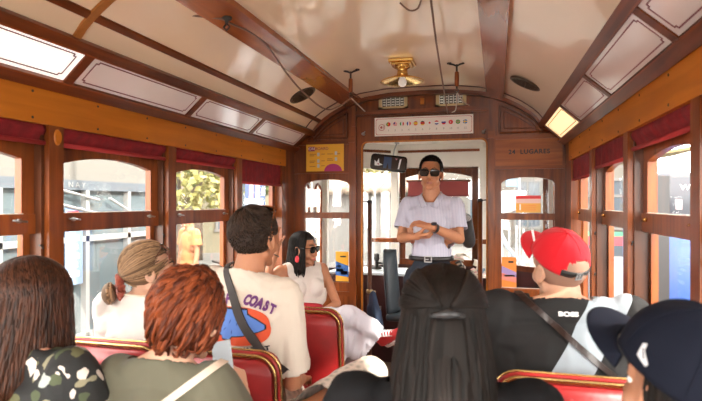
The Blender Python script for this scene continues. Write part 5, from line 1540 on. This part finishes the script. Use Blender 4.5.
if h[0] is not None:
    p = h[0]+V((0, -.006, 0)); box(b, -.020, .020, -.004, .004, -.007, .007, bev=.002, T=M.Translation(p) @ M.Rotation(R(38), 4, 'Y')); obj('strap_slider', b, plain('cream_leather_dark', (.5, .4, .32), rough=.5), c.root)
else: b.free()
# folded paper in her hand
b = BM(); box(b, -.030, .030, -.003, .003, -.050, .050, bev=.002); o = obj('folded_leaflet', b, plain('pale_blue_paper', (.62, .72, .80), rough=.4)); o.location = (-.815, 1.50, .975); o.rotation_euler = (R(-20), R(-12), R(15)); tag(o, 'pale blue folded leaflet held by the auburn-haired woman', 'leaflet')

# ---- 3 blonde woman by the window
c = mkperson('seated blonde woman in a white top with low bun and rust scrunchie by the window', (-1.395, 1.93, 0), R(-6), light, head=(-46, 2, 0), fem=True, w=1.04, dz=-.022, J=dict(elL=(-.19, .08, .76)))
shirt(c, cloth('white_cotton', (.68, .64, .60), bscale=12), e=.020, sleeve=.75, hem=.50, neck=.080, name='white_top', amp=.006, seed=15, loose=.03)
trousers(c, cloth('pale_denim', (.3, .35, .42)))
L = Locks(); rnd = random.Random(9); bun = V((0, -.118, -.050))
for i in range(520):
    s = -1 if i % 2 else 1
    th0 = R(rnd.uniform(0, 105))*s; ph0 = R(rnd.uniform(38, 62)) if abs(th0) < R(60) else R(rnd.uniform(62, 112))
    if rnd.random() < .45: th0 = R(rnd.uniform(0, 170))*s; ph0 = R(rnd.uniform(5, 95))
    a = sdir(th0, ph0); e_ = V((s*rnd.uniform(0, .12), -.93, -.42)).normalized(); kk = 1.05+rnd.uniform(0, .035); pts = []
    for m_ in range(9): pts.append(on(slerp_dir(a, e_, m_/8), kk))
    pts.append(bun+V((s*.012, .012, .01))); L.add(pts, [.003]+[.0055]*7+[.005, .004], flat=.5)
for i in range(60):
    a0 = rnd.uniform(0, 6.28); rr_ = rnd.uniform(.014, .030); tl = rnd.uniform(-.5, .5)
    pts = [bun+V((0, -.036, -.024))+V((1.35*rr_*math.cos(a0+q*.55), -.004*q*.3+tl*.01, 1.45*rr_*math.sin(a0+q*.55))) for q in range(8)]; L.add(pts, .0060, flat=.7)
L.done('hair', h_blond, c.root, c.HT)
skull_cap(c, lambda p: (p.y < .02 and p.z > -.05) or p.z > .085, k=1.03, name='hair_base', mat=plain('blond_under', (.17, .10, .055), rough=.6))
BB = Body(); BB.ell(bun+V((0, -.040, -.024)), (.040, .030, .044), c.HT); link('bun', remesh(BB.bm, .005, 2), plain('blond_under', (.17, .10, .055)), c.root)
b = BM(); pts = [c.HT @ (bun+V((.036*(1+.18*math.sin(k*2.4))*math.cos(2*PI*k/40), .002+.006*math.sin(k*1.9), -.004+.036*(1+.18*math.cos(k*2.1))*math.sin(2*PI*k/40)))) for k in range(41)]
tube(b, pts, [.016+.004*math.sin(k*2.7) for k in range(41)], 8, cap=False); obj('scrunchie', b, plain('rust_velvet', (.30, .05, .022), rough=.85, sheen=.4), c.root, True)
sunglasses(c, M.Translation((0, .060, .105)) @ M.Rotation(R(55), 4, 'X'), plain('tortoise_frame', (.10, .03, .012), rough=.2), blk_lens)
b = BM(); pts = [c.j['N']+V((.075*math.sin(a), -.004+.072*math.cos(a)-.0, .012-.02*math.cos(a))) for a in [2*PI*k/32 for k in range(33)]]; tube(b, pts, .003, 6, cap=False); obj('necklace', b, plain('pearl_cord', (.75, .65, .5), rough=.3), c.root, True)

# ---- 4 young man in printed T-shirt
c = mkperson('seated short-haired young man in an off-white T-shirt with a blue fish print', (-.930, 1.93, 0), R(-14), tan, head=(-2, 0, 0), w=.98, dz=.094,
             J=dict(Hd=(.012, .02, 1.305), shR=(.172, -.015, 1.098), elR=(.180, .03, .775), wrR=(.06, .26, .70), elL=(-.20, .06, .82), hpR=(.11, .02, .53), knR=(.267, .49, .68), anR=(.27, .52, .22), toR=(.30, .66, .17)))
shirt(c, white_tee, e=.022, sleeve=.86, hem=.50, neck=.066, name='printed_tshirt', amp=.007, seed=21, loose=.010, vox=.0055)
def plaid():
    m, nt, b = _mat('pale_plaid'); tc = nt.nodes.new('ShaderNodeTexCoord'); r0 = None
    w1 = nt.nodes.new('ShaderNodeTexWave'); w1.inputs['Scale'].default_value = 9; w1.bands_direction = 'X'; w2 = nt.nodes.new('ShaderNodeTexWave'); w2.inputs['Scale'].default_value = 9; w2.bands_direction = 'Y'
    L = nt.links.new; L(tc.outputs['Object'], w1.inputs['Vector']); L(tc.outputs['Object'], w2.inputs['Vector'])
    ad = nt.nodes.new('ShaderNodeMath'); ad.operation = 'MULTIPLY'; L(w1.outputs['Fac'], ad.inputs[0]); L(w2.outputs['Fac'], ad.inputs[1])
    r = nt.nodes.new('ShaderNodeValToRGB'); r.color_ramp.elements[0].color = (.66, .56, .48, 1); r.color_ramp.elements[1].color = (.40, .36, .30, 1); L(ad.outputs[0], r.inputs['Fac']); L(r.outputs['Color'], b.inputs['Base Color']); b.inputs['Roughness'].default_value = .85
    MATS['pale_plaid'] = m; return m
trousers(c, plaid(), e=.030, length=.9, amp=.008)
# hair: swept from the crown whorl
def short_keep(p):
    q = p-HC
    return (p.z > .085) or (p.y < .052 and p.z > .018 and p.y > -.0) or (p.y <= 0 and p.z > -.062+max(0, -.02-p.y)*-.1)
skull_cap(c, short_keep, k=1.035, t=.006, name='hair_base', mat=plain('short_hair_base', (.035, .020, .014), rough=.7))
L = Locks(4); rnd = random.Random(31); crown = V((-.05, -.45, 1)).normalized()
for i in range(3000):
    d0 = V((rnd.gauss(0, 1), rnd.gauss(0, 1), rnd.gauss(0, 1))).normalized(); p0 = on(d0, 1.05)
    if not short_keep(p0): continue
    low = max(0, min(1, (p0.z+.06)/.12)); ln = .012+.034*low
    e_ = (d0-crown*d0.dot(crown)); e_ = e_.normalized() if e_.length > .05 else V((1, 0, 0)); sw = V((.25, 0, 0)).cross(crown)*.0+crown.cross(d0)*.5
    pts = []
    e_ = (e_+sw*.5).normalized()
    for m_ in range(5):
        t = m_/4; dv = (d0+e_*(ln/.09)*t).normalized(); pts.append(on(dv, 1.045+.07*low*math.sin(.3+t*2.0)+rnd.uniform(0, .012)))
    L.add(pts, [.0032, .0038, .0034, .0026, .0010], flat=.6)
L.done('hair', h_short, c.root, c.HT)
sunglasses(c, M.Translation((0, .045, .125)) @ M.Rotation(R(62), 4, 'X'), plain('amber_frame', (.22, .06, .015), rough=.2), blk_lens)
bv = bvh_of(c.shirt); Tb = M.Translation((0, -.35, 0)) @ M.Rotation(PI/2, 4, 'X'); DY = (0, 1, 0)
purple = plain('print_purple', (.13, .03, .15), rough=.8); navy = plain('print_navy', (.02, .05, .22), rough=.8); ored = plain('print_orange_red', (.62, .075, .02), rough=.8); pblue = plain('print_blue', (.09, .20, .56), rough=.8); pblk = plain('print_black', (.012, .01, .012), rough=.8); ppink = plain('print_pale', (.75, .66, .62), rough=.8)
pc = V((.034, 0, 1.000))     # centre of the print (local x, z)
def T2(x, z, rot=0): return M.Translation((pc.x+x, -.35, pc.z+z)) @ M.Rotation(PI/2, 4, 'X') @ M.Rotation(rot, 4, 'Z')
oval = []
for k in range(40):
    a = 2*PI*k/40; oval.append((.142*(abs(math.cos(a))**.72)*(1 if math.cos(a) > 0 else -1), .068*(abs(math.sin(a))**.8)*(1 if math.sin(a) > 0 else -1)))
disc = decal(c, 'print_oval', ored, oval, T2(0, 0), bv, DY, .003, c.shirt)
fish = [(-.135, -.045), (-.10, -.005), (-.085, .030), (-.05, .048), (-.045, .062), (.045, .062), (.05, .045), (.09, .028), (.122, .008), (.122, -.008), (.10, -.020), (.045, -.038), (-.0, -.044), (-.012, -.058), (-.04, -.055), (-.045, -.042), (-.075, -.032), (-.10, -.020)]
def grow(poly, k): return [(x*(1+k*.6)+.004*k*0, y*(1+k)) for x, y in poly]
decal(c, 'print_fish_outline', pblk, [(x*1.03, y*.98) for x, y in fish], T2(0, .004), bv, DY, .0042, c.shirt)
decal(c, 'print_fish', pblue, [(x*.98, y*.88) for x, y in fish], T2(0, .004), bv, DY, .0054, c.shirt)
for k, (x, y, a_) in enumerate(((-.05, .01, 20), (-.03, -.01, -15), (-.01, .018, 10), (.0, -.02, 25), (.06, .012, 70), (.065, -.005, 70), (.02, .012, 15), (-.075, .012, 30))):
    decal(c, 'fish_scale', navy, [(-.010, 0), (0, .0022), (.010, 0), (0, -.0022)], T2(x, y, R(a_+60)), bv, DY, .0062, c.shirt, .01)
txt = 'AMALFI COAST'; rad = .36
for k, ch in enumerate(txt):
    if ch == ' ': continue
    a = R(-29+58*(k+.5)/len(txt)*1.0)
    x = rad*.56*math.sin(a)*1.0; x = (k-5.76)*.0275; z = .094-(x/.17)**2*.036; rt = -math.atan(2*x*.034/.17**2)
    decal_text('print_letter', purple, ch, .040, T2(x, z, rt) @ M.Diagonal((.92, 1.15, 1, 1)), bv, DY, .0035, c.shirt, bold=.0028)
txt = 'SANDWICHES AND FISH MARKET'; txt = 'LEMON HARBOUR FISH MARKET'
txt = 'HAND FISH MARKET'
for k, ch in enumerate(txt):
    if ch == ' ': continue
    x = (k-len(txt)/2+.5)*.0175; z = -.083+(x/.15)**2*.016; rt = math.atan(2*x*.016/.15**2)
    decal_text('print_letter', pblk, ch, .022, T2(x, z, rt) @ M.Diagonal((1.15, 1, 1, 1)), bv, DY, .0035, c.shirt, bold=.0012)
decal(c, 'print_banner', navy, [(-.14, -.011), (.14, -.011), (.14, .011), (-.14, .011)], T2(0, -.104), bv, DY, .003, c.shirt)
decal_text('print_letter', ppink, 'is a morning favourite', .019, T2(.03, -.104), bv, DY, .0042, c.shirt)
strap_m = plain('dark_webbing', (.03, .022, .020), rough=.6)
ribbon(c, 'bag_strap', strap_m, V((.075, 0, 1.015)), V((-.60, 0, .80)), (0, 1, 0), .028, .005, 0, 360, n=80, e=.034, off=.006)

# ---- 5 woman on the side bench, facing across
f_ = 0
c = mkperson('woman with long black hair and sunglasses in white sitting cross-legged on the side bench', (-1.365, 3.70, 0), R(-135), tan, head=(34, -3, 2), fem=True, w=.96, dz=-.07,
             J=dict(elR=(.305, .03, .90), wrR=(.215, .02, 1.10), elL=(-.225, .11, .715), wrL=(-.03, .235, .685),
                    knR=(-.205, .29, .655), anR=(-.44, .355, .50), toR=(-.545, .415, .455), hpR=(.08, .03, .55), knL=(-.33, .20, .52), anL=(-.31, .22, .12), toL=(-.42, .32, .05), hpL=(-.10, .03, .53)),
             hands={'R': ((-.05, -.12, 1), (-.6, .6, .1), 1, .25), 'L': ((.9, .25, .0), (0, -.2, -1), -1, .4)}, vox=.0048)
shirt(c, cloth('white_knit', (.68, .61, .56)), e=.012, sleeve=0, hem=.55, neck=.070, name='white_top', amp=.004, seed=33)
def drape(B):
    j = c.j; kn, an = j['knR'], j['anR']
    B.cap(j['hpR'], .10, kn, .085); B.cap(kn, .085, an+V((.02, -.01, .01)), .075)
    for t in (.25, .5, .75, .95):
        p = kn.lerp(an, t); B.cap(p, .07, p+V((.05, -.03, -.20+.05*t)), .045+.02*t)
    B.cap(kn+V((.03, -.03, -.05)), .07, kn+V((.06, -.03, -.34)), .05)
    B.cap(j['knL'], .09, j['anL'].lerp(j['knL'], .25), .10)
def cutd(): pass
jj = c.j
B = Body(); B.ell(jj['P'], (.178, .125, .12)); 
for n_ in 'LR': B.cap(jj['hp'+n_], .10, jj['kn'+n_], .075)
drape(B)
def keepd(p):
    if p.z > .62+.04 and p.y < .06: return True
    d = jj['anR']-jj['knR']; t = (p-jj['knR']).dot(d)/d.length_squared
    if t > .90 and p.z > .33: return True
    return p.z < .16
link('wide_trousers', remesh(B.bm, .008, 3, solid=.004, cut=keepd, disp=fold(40, .020, 9)), cloth('white_linen', (.64, .60, .66)), c.root)
redc = plain('red_canvas', (.52, .02, .022), rough=.7); rubber = plain('white_rubber', (.75, .68, .66), rough=.5)
shoes(c, redc, rubber, laces=plain('white_lace', (.85, .8, .78), rough=.7), high=True, name='red_sneaker')
L = hang_hair(c, h_black, .24, n=620, front=52, r=.0058, k=1.03, seed=44, back_off=.05, flare=.03, side_bias=0, frontdrop=(85, .20), wave=.008)
L.done('hair', h_black, c.root, c.HT)
skull_cap(c, lambda p: (p.y < .03 and p.z > -.07) or p.z > .078, k=1.03, name='hair_base', mat=plain('black_scalp', (.008, .006, .006), rough=.5))
sunglasses(c, M.Translation((0, .098, .008)), blk_frame, blk_lens)
b = BM()
for s in (-1, 1): bmesh.ops.create_uvsphere(b, u_segments=12, v_segments=8, radius=1, matrix=c.HT @ M.Translation((s*.088, .0, -.062)) @ M.Diagonal((.009, .017, .026, 1)))
obj('red_earring', b, plain('coral_red', (.75, .05, .07), rough=.4), c.root, True)
b = BM(); w_ = c.j['wrR']; dd = (c.j['wrR']-c.j['elR']).normalized(); u_, v_ = frame_of(dd)
tube(b, [w_-dd*.02+(u_*math.cos(a)+v_*math.sin(a))*.027 for a in [2*PI*k/20 for k in range(21)]], .004, 6, cap=False); obj('bracelet', b, black_iron, c.root, True)
# red handbag on her lap
BB = Body(); BB.cap((-.06, 0, 0), .035, (.06, 0, 0), .035); BB.cap((-.06, 0, .04), .025, (.06, 0, .04), .025)
o = link('handbag', remesh(BB.bm, .005, 2), plain('dark_red_leather', (.30, .012, .02), rough=.45)); o.location = (-1.20, 3.40, .72); o.rotation_euler = (0, R(4), R(14)); tag(o, 'small dark red handbag on the lap of the woman in white', 'bag')

# ---- 6 woman with long black hair, centre foreground
c = mkperson('seated woman seen from behind with very long black hair, centre foreground', (-.112, 1.16, 0), R(5), tan, head=(4, -4, 0), fem=True, w=1.04, dz=-.02, J=dict(Hd=(0, .02, 1.183), elR=(.195, .05, .75)))
shirt(c, cloth('black_cotton', (.006, .006, .007)), e=.018, sleeve=.5, hem=.5, neck=.09, name='black_top', amp=.007, seed=51, loose=.04)
trousers(c, cloth('black_trouser_cloth', (.012, .012, .014)))
L = hang_hair(c, h_black, .52, n=900, front=62, r=.0072, k=1.06, seed=54, back_off=.08, flare=.34, wave=.003, frontdrop=(80, .40))
rnd = random.Random(8)
for i in range(120):
    s = -1 if i % 2 else 1
    a = sdir(R(rnd.uniform(60, 120))*s, R(rnd.uniform(35, 85))); e_ = V((s*.10, -.86, .18)).normalized(); pts = [on(slerp_dir(a, e_, m_/7), 1.15) for m_ in range(8)]
    L.add(pts, .0055, flat=.5)
for i in range(70):
    x = rnd.uniform(-.02, .02); pts = [V((x, -.128, .045)), V((x*1.3, -.140, .03)), V((x*1.6, -.142, -.01)), V((x*2, -.145, -.10)), V((x*2.2, -.155, -.22)), V((x*2.3, -.17, -.36))]
    L.add(pts, [.006, .007, .007, .007, .006, .003], flat=.5)
L.done('hair', h_black, c.root, c.HT)
skull_cap(c, lambda p: (p.y < .03 and p.z > -.07) or p.z > .078, k=1.06, name='hair_base', mat=plain('black_scalp', (.008, .006, .006), rough=.5))
b = BM(); tube(b, [c.HT @ V((-.032, -.140, .040)), c.HT @ V((0, -.152, .047)), c.HT @ V((.032, -.140, .042))], [.005, .010, .005], 8); obj('hair_tie', b, plain('shiny_black', (.03, .03, .032), rough=.2), c.root, True)

# ---- 7 man in the red cap
def block_shirt():
    m, nt, b = _mat('black_and_grey_jersey'); tc = nt.nodes.new('ShaderNodeTexCoord'); sp = nt.nodes.new('ShaderNodeSeparateXYZ'); L = nt.links.new; L(tc.outputs['Object'], sp.inputs[0])
    def lin(a, b_, c0):
        x = nt.nodes.new('ShaderNodeMath'); x.operation = 'MULTIPLY_ADD'; x.inputs[1].default_value = a; x.inputs[2].default_value = c0; L(sp.outputs['X'], x.inputs[0])
        z = nt.nodes.new('ShaderNodeMath'); z.operation = 'MULTIPLY_ADD'; z.inputs[1].default_value = b_; L(sp.outputs['Z'], z.inputs[0]); L(x.outputs[0], z.inputs[2])
        g = nt.nodes.new('ShaderNodeMath'); g.operation = 'GREATER_THAN'; g.inputs[1].default_value = 0; L(z.outputs[0], g.inputs[0]); return g
    A = lin(1, -.60, .600); Bq = lin(-1, .60, -.475)
    # between the two slanting seams
    mu = nt.nodes.new('ShaderNodeMath'); mu.operation = 'MULTIPLY'; L(A.outputs[0], mu.inputs[0]); L(Bq.outputs[0], mu.inputs[1])
    mx = nt.nodes.new('ShaderNodeMixRGB'); mx.inputs[1].default_value = (.006, .0055, .006, 1); mx.inputs[2].default_value = (.36, .42, .47, 1); L(mu.outputs[0], mx.inputs['Fac']); L(mx.outputs[0], b.inputs['Base Color']); b.inputs['Roughness'].default_value = .8
    MATS['black_and_grey_jersey'] = m; return m
c = mkperson('seated broad man in a red baseball cap and black T-shirt with a grey side panel', (.205, 1.945, 0), R(3), light, head=(30, 4, -5), w=1.20, belly=.03, dz=.035, J=dict(Hd=(.0, .03, 1.220)))
shirt(c, block_shirt(), e=.020, sleeve=.85, hem=.50, neck=.080, name='black_tshirt', amp=.006, seed=61, loose=.03)
trousers(c, cloth('dark_shorts', (.03, .03, .035)), length=.4)
skull_cap(c, lambda p: p.y < .03 and p.z > -.045 and p.z < .05, k=1.012, t=.002, name='hair_stubble', mat=plain('stubble', (.30, .17, .12), rough=.8))
redcap = cloth('red_cap_twill', (.62, .012, .022), bscale=9); 
cap, TT, rr3 = baseball_cap(c, M.Translation((0, -.008, .040)) @ M.Rotation(R(27), 4, 'X'), redcap, .96, True, plain('black_strap', (.015, .015, .015), rough=.5))
b = BM(); box(b, -.002, .002, -.004, .004, -.022, .022, bev=.001, T=TT @ M.Translation((-.060, .088, .045)) @ M.Rotation(R(35), 4, 'Z') @ M.Rotation(R(-25), 4, 'X')); obj('cap_mark', b, INK['w'], cap)
bv = bvh_of(c.shirt)
decal_text('collar_lettering', INK['w'], 'BOSS', .019, M.Translation((.012, -.4, 1.092)) @ M.Rotation(PI/2, 4, 'X') @ M.Diagonal((1.4, 1, 1, 1)), bv, DY, .003, c.shirt, bold=.0012)
ribbon(c, 'bag_strap', plain('dark_brown_leather', (.022, .010, .008), rough=.35, coat=.3), V((.025, 0, 1.01)), V((-.76, 0, .65)), (0, 1, 0), .018, .005, 0, 360, n=80, e=.027, off=.005)

# ---- 8 woman in the navy cap
c = mkperson('seated woman in a navy baseball cap with gold earring at the lower right corner', (.312, 1.03, 0), R(12), brown_skin, head=(24, 4, 4), fem=True, dz=-.07, vox=.005, face=True, J=dict(elR=(.17, .10, .76), elL=(-.19, .08, .74)))
shirt(c, cloth('plum_black_cotton', (.02, .012, .016)), e=.014, sleeve=.4, hem=.5, neck=.085, name='dark_top', amp=.005, seed=71)
trousers(c, cloth('black_trouser_cloth', (.012, .012, .014)))
L = hang_hair(c, h_dark, .22, n=420, front=78, r=.006, k=1.06, seed=74, back_off=.03, flare=.02, frontdrop=(96, .14)); L.done('hair', h_black, c.root, c.HT)
skull_cap(c, lambda p: (p.y < .0 and p.z > -.07) or p.z > .06, k=1.03, name='hair_base', mat=plain('black_scalp', (.008, .006, .006), rough=.5))
navyc = cloth('navy_cap_twill', (.005, .007, .016), bscale=9)
cap, TT, (rx, ry, rz) = baseball_cap(c, M.Translation((0, -.006, .042)) @ M.Rotation(R(20), 4, 'X'), navyc, 1.12, True, navyc)
# white flag-like mark on the left side of the cap
bvc = bvh_of(cap)
Tm = TT @ M.Translation((-.16, -.012, .032)) @ M.Rotation(PI/2, 4, 'Y') @ M.Rotation(-PI/2, 4, 'Z')
Tm = TT @ M((( 0, 0, -1, -.16), (-1, 0, 0, .018), (0, 1, 0, .032), (0, 0, 0, 1)))
dl = (TT.to_3x3() @ V((1, 0, 0))).normalized()
decal(c, 'cap_mark', plain('pale_embroidery', (.62, .64, .68), rough=.6), [(-.014, .012), (-.006, .016), (-.004, .006), (.014, -.010), (.012, -.016), (-.012, -.010)], Tm, bvc, dl, .0015, cap, .004)
decal(c, 'cap_mark', navyc, [(-.009, .006), (-.007, .007), (.004, -.006), (.002, -.008)], Tm, bvc, dl, .0022, cap, .004)
b = BM(); p = V((-.086, .0, -.050)); tube(b, [c.HT @ (p+V((.0, .011*math.sin(a), .014*math.cos(a)))) for a in [2*PI*k/20 for k in range(21)]], .0028, 8, cap=False); tube(b, [c.HT @ (p+V((.0, .006, -.014))), c.HT @ (p+V((0, .004, -.030)))], [.006, .004], 8); obj('gold_earring', b, brass, c.root, True)

# ---- 9 the guide standing in front of the doorway
c = mkperson('standing man in sunglasses, pale striped shirt and dark trousers with clasped hands', (-.445, 3.80, 0), R(180-3), tan, stand=True, head=(4, 3, -2), w=.86,
             J=dict(shR=(.164, -.01, 1.43), shL=(-.164, -.01, 1.43), elR=(.200, .05, 1.205), wrR=(.085, .235, 1.225), elL=(-.200, .05, 1.205), wrL=(-.060, .275, 1.290)),
             hands={'R': ((-.95, .12, .12), (.1, -.35, 1), 1, .9, .02, .5), 'L': ((.93, .0, .22), (0, -.35, -1), -1, .75, .02, .6)}, vox=.0042)
def stripes():
    m, nt, b = _mat('pale_striped_shirt'); tc = nt.nodes.new('ShaderNodeTexCoord'); w = nt.nodes.new('ShaderNodeTexWave'); w.inputs['Scale'].default_value = 32; w.bands_direction = 'X'
    nt.links.new(tc.outputs['Object'], w.inputs['Vector']); r = nt.nodes.new('ShaderNodeValToRGB'); r.color_ramp.elements[0].color = (.38, .38, .50, 1); r.color_ramp.elements[1].color = (.54, .52, .60, 1)
    nt.links.new(w.outputs['Fac'], r.inputs['Fac']); nt.links.new(r.outputs['Color'], b.inputs['Base Color']); b.inputs['Roughness'].default_value = .8; MATS['pale_striped_shirt'] = m; return m
stm = stripes()
shirt(c, stm, e=.018, sleeve=.72, hem=1.078, neck=.052, name='striped_shirt', amp=.006, seed=81, loose=.006, vox=.0055, neckdrop=.06)
# collar, placket, buttons
N_ = c.j['N']
b = BM()
for s in (-1, 1):
    p = [N_+V(q) for q in ((s*.060, -.02, .040), (s*.058, .050, .016), (s*.014, .108, -.062), (s*.056, .112, -.074), (s*.086, .050, -.004), (s*.082, -.03, .018))]
    q = [b.verts.new(v) for v in p]; b.faces.new((q[0], q[1], q[4], q[5])); b.faces.new((q[1], q[2], q[3], q[4]))
q = [b.verts.new(N_+V(v)) for v in ((-.062, -.02, .040), (0, -.066, .050), (.062, -.02, .040), (.082, -.03, .012), (0, -.084, .012), (-.082, -.03, .012))]
b.faces.new((q[0], q[1], q[4], q[5])); b.faces.new((q[1], q[2], q[3], q[4]))
link('collar', solidify(b, .004), stm, c.shirt)
bv = bvh_of(c.shirt)
b = BM()
for k in range(24):
    z = 1.37-.35*k/24; h = bv.ray_cast(V((0, .6, z)), V((0, -1, 0)))
    if h[0] is not None: box(b, -.013, .013, h[0].y-.002, h[0].y+.0025, z-.016, z)
obj('placket', b, stm, c.shirt)
trousers(c, cloth('charcoal_trousers', (.025, .03, .042)), e=.012, amp=.005, seed=82, top=1.085)
shoes(c, plain('black_leather', (.012, .01, .01), rough=.3), black_iron, name='shoe')
b = BM(); pts = []
for k in range(41):
    a = 2*PI*k/40; pts.append(V((.158*math.sin(a), .124*math.cos(a)+.0, 1.068)))
vv = [[b.verts.new(p+V((0, 0, dz))) for dz in (-.016, .016)] for p in pts[:-1]]
for i in range(40): a_, c_ = vv[i], vv[(i+1) % 40]; b.faces.new((a_[0], c_[0], c_[1], a_[1]))
belt = link('belt', solidify(b, .004, 1), plain('black_belt', (.015, .012, .012), rough=.35), c.root)
b = BM(); 
for q in ((-.026, .026, .122, .130, 1.083, 1.090), (-.026, .026, .122, .130, 1.046, 1.053), (-.026, -.019, .122, .130, 1.046, 1.090), (.019, .026, .122, .130, 1.046, 1.090), (-.003, .020, .122, .128, 1.064, 1.070)): box(b, *q)
obj('belt_buckle', b, steel, belt)
L = Locks(4); rnd = random.Random(91)
def gkeep(p): return (p.z > .088 and p.y > .0) or (p.y <= .035 and p.z > .030) or (p.y <= -.01 and p.z > -.035)
skull_cap(c, gkeep, k=1.022, t=.004, name='hair_base', mat=plain('black_scalp', (.008, .006, .006), rough=.5))
for i in range(2200):
    d0 = V((rnd.gauss(0, 1), rnd.gauss(0, 1), rnd.gauss(0, 1))).normalized(); p0 = on(d0, 1.03)
    if not gkeep(p0) or p0.z < .05 and rnd.random() < .6: continue
    low = max(0, min(1, (p0.z-.04)/.06)); ln = .004+.012*low; e_ = V((.2, 1, .25))
    pts = [p0+(d0*.6+e_*.6*t)*ln*t for t in (0, .4, .75, 1)]; L.add(pts, [.0032, .0034, .0026, .001], flat=.7)
L.done('hair', h_black, c.root, c.HT)
sunglasses(c, M.Translation((0, .100, .006)), blk_frame, blk_lens, s=1.06)
b = BM(); w_ = c.j['wrL']; dd = (c.j['wrL']-c.j['elL']).normalized(); u_, v_ = frame_of(dd)
tube(b, [w_-dd*.012-dd*.012, w_-dd*.0+V((0, 0, 0))], .033, 20, cap=False); me_w = obj('watch', b, plain('black_watch_strap', (.012, .012, .014), rough=.4), c.root, True)
b = BM(); lathe(b, [(0, .0), (.019, .0), (.019, .008), (0, .009)], n=24, T=M.Translation(w_-dd*.012+V((-.0, .018, .026))) @ V((0, .45, 1)).to_track_quat('Z', 'Y').to_matrix().to_4x4()); obj('watch_face', b, plain('dark_watch_face', (.02, .02, .03), rough=.1), me_w, True)

# ---- 10 pedestrian outside the second left window
c = mkperson('pedestrian in an orange-tan top walking outside the second left window', (-4.5, 7.25, GZ), R(150), tan, stand=True, vox=.012)
shirt(c, cloth('orange_tan_cloth', (.50, .20, .08)), e=.02, sleeve=.6, hem=.9, neck=.06, vox=.012, seed=95)
trousers(c, cloth('pale_stone_cloth', (.35, .33, .30)), vox=.012, top=1.0)
shoes(c, plain('black_leather', (.012, .01, .01)), black_iron)
skull_cap(c, lambda p: p.y < .03 and p.z > -.03 or p.z > .08, k=1.05, name='hair', mat=plain('short_hair_base', (.035, .020, .014)))
# ------------------------------------------------------------------ camera and light
cam = bpy.data.cameras.new('camera'); co = bpy.data.objects.new('camera', cam); COL.objects.link(co)
co.location = (0, 0, H); co.rotation_euler = (PI/2, 0, R(15.13))
cam.sensor_width = 36; cam.lens = 540/702*36; cam.shift_y = 2.5/702; cam.clip_start = .05
cam.dof.use_dof = True; cam.dof.focus_distance = 3.6; cam.dof.aperture_fstop = 4.0
SC.camera = co
wd = bpy.data.worlds.new('sky'); SC.world = wd; wd.use_nodes = True
bg = wd.node_tree.nodes['Background']; bg.inputs['Color'].default_value = (1, .955, .885, 1); bg.inputs['Strength'].default_value = 10
sun = bpy.data.lights.new('sun', 'SUN'); so = bpy.data.objects.new('sun', sun); COL.objects.link(so)
sun.energy = 8; sun.angle = R(2.5); sun.color = (1, .93, .82)
d = V((-.80, .22, -.56)).normalized(); so.rotation_euler = d.to_track_quat('-Z', 'Y').to_euler(); so.location = (4, -2, 6)
SC.view_settings.view_transform = 'Standard'; SC.view_settings.look = 'None'; SC.view_settings.gamma = 1; SC.view_settings.use_curve_mapping = False
SC.view_settings.exposure = .55
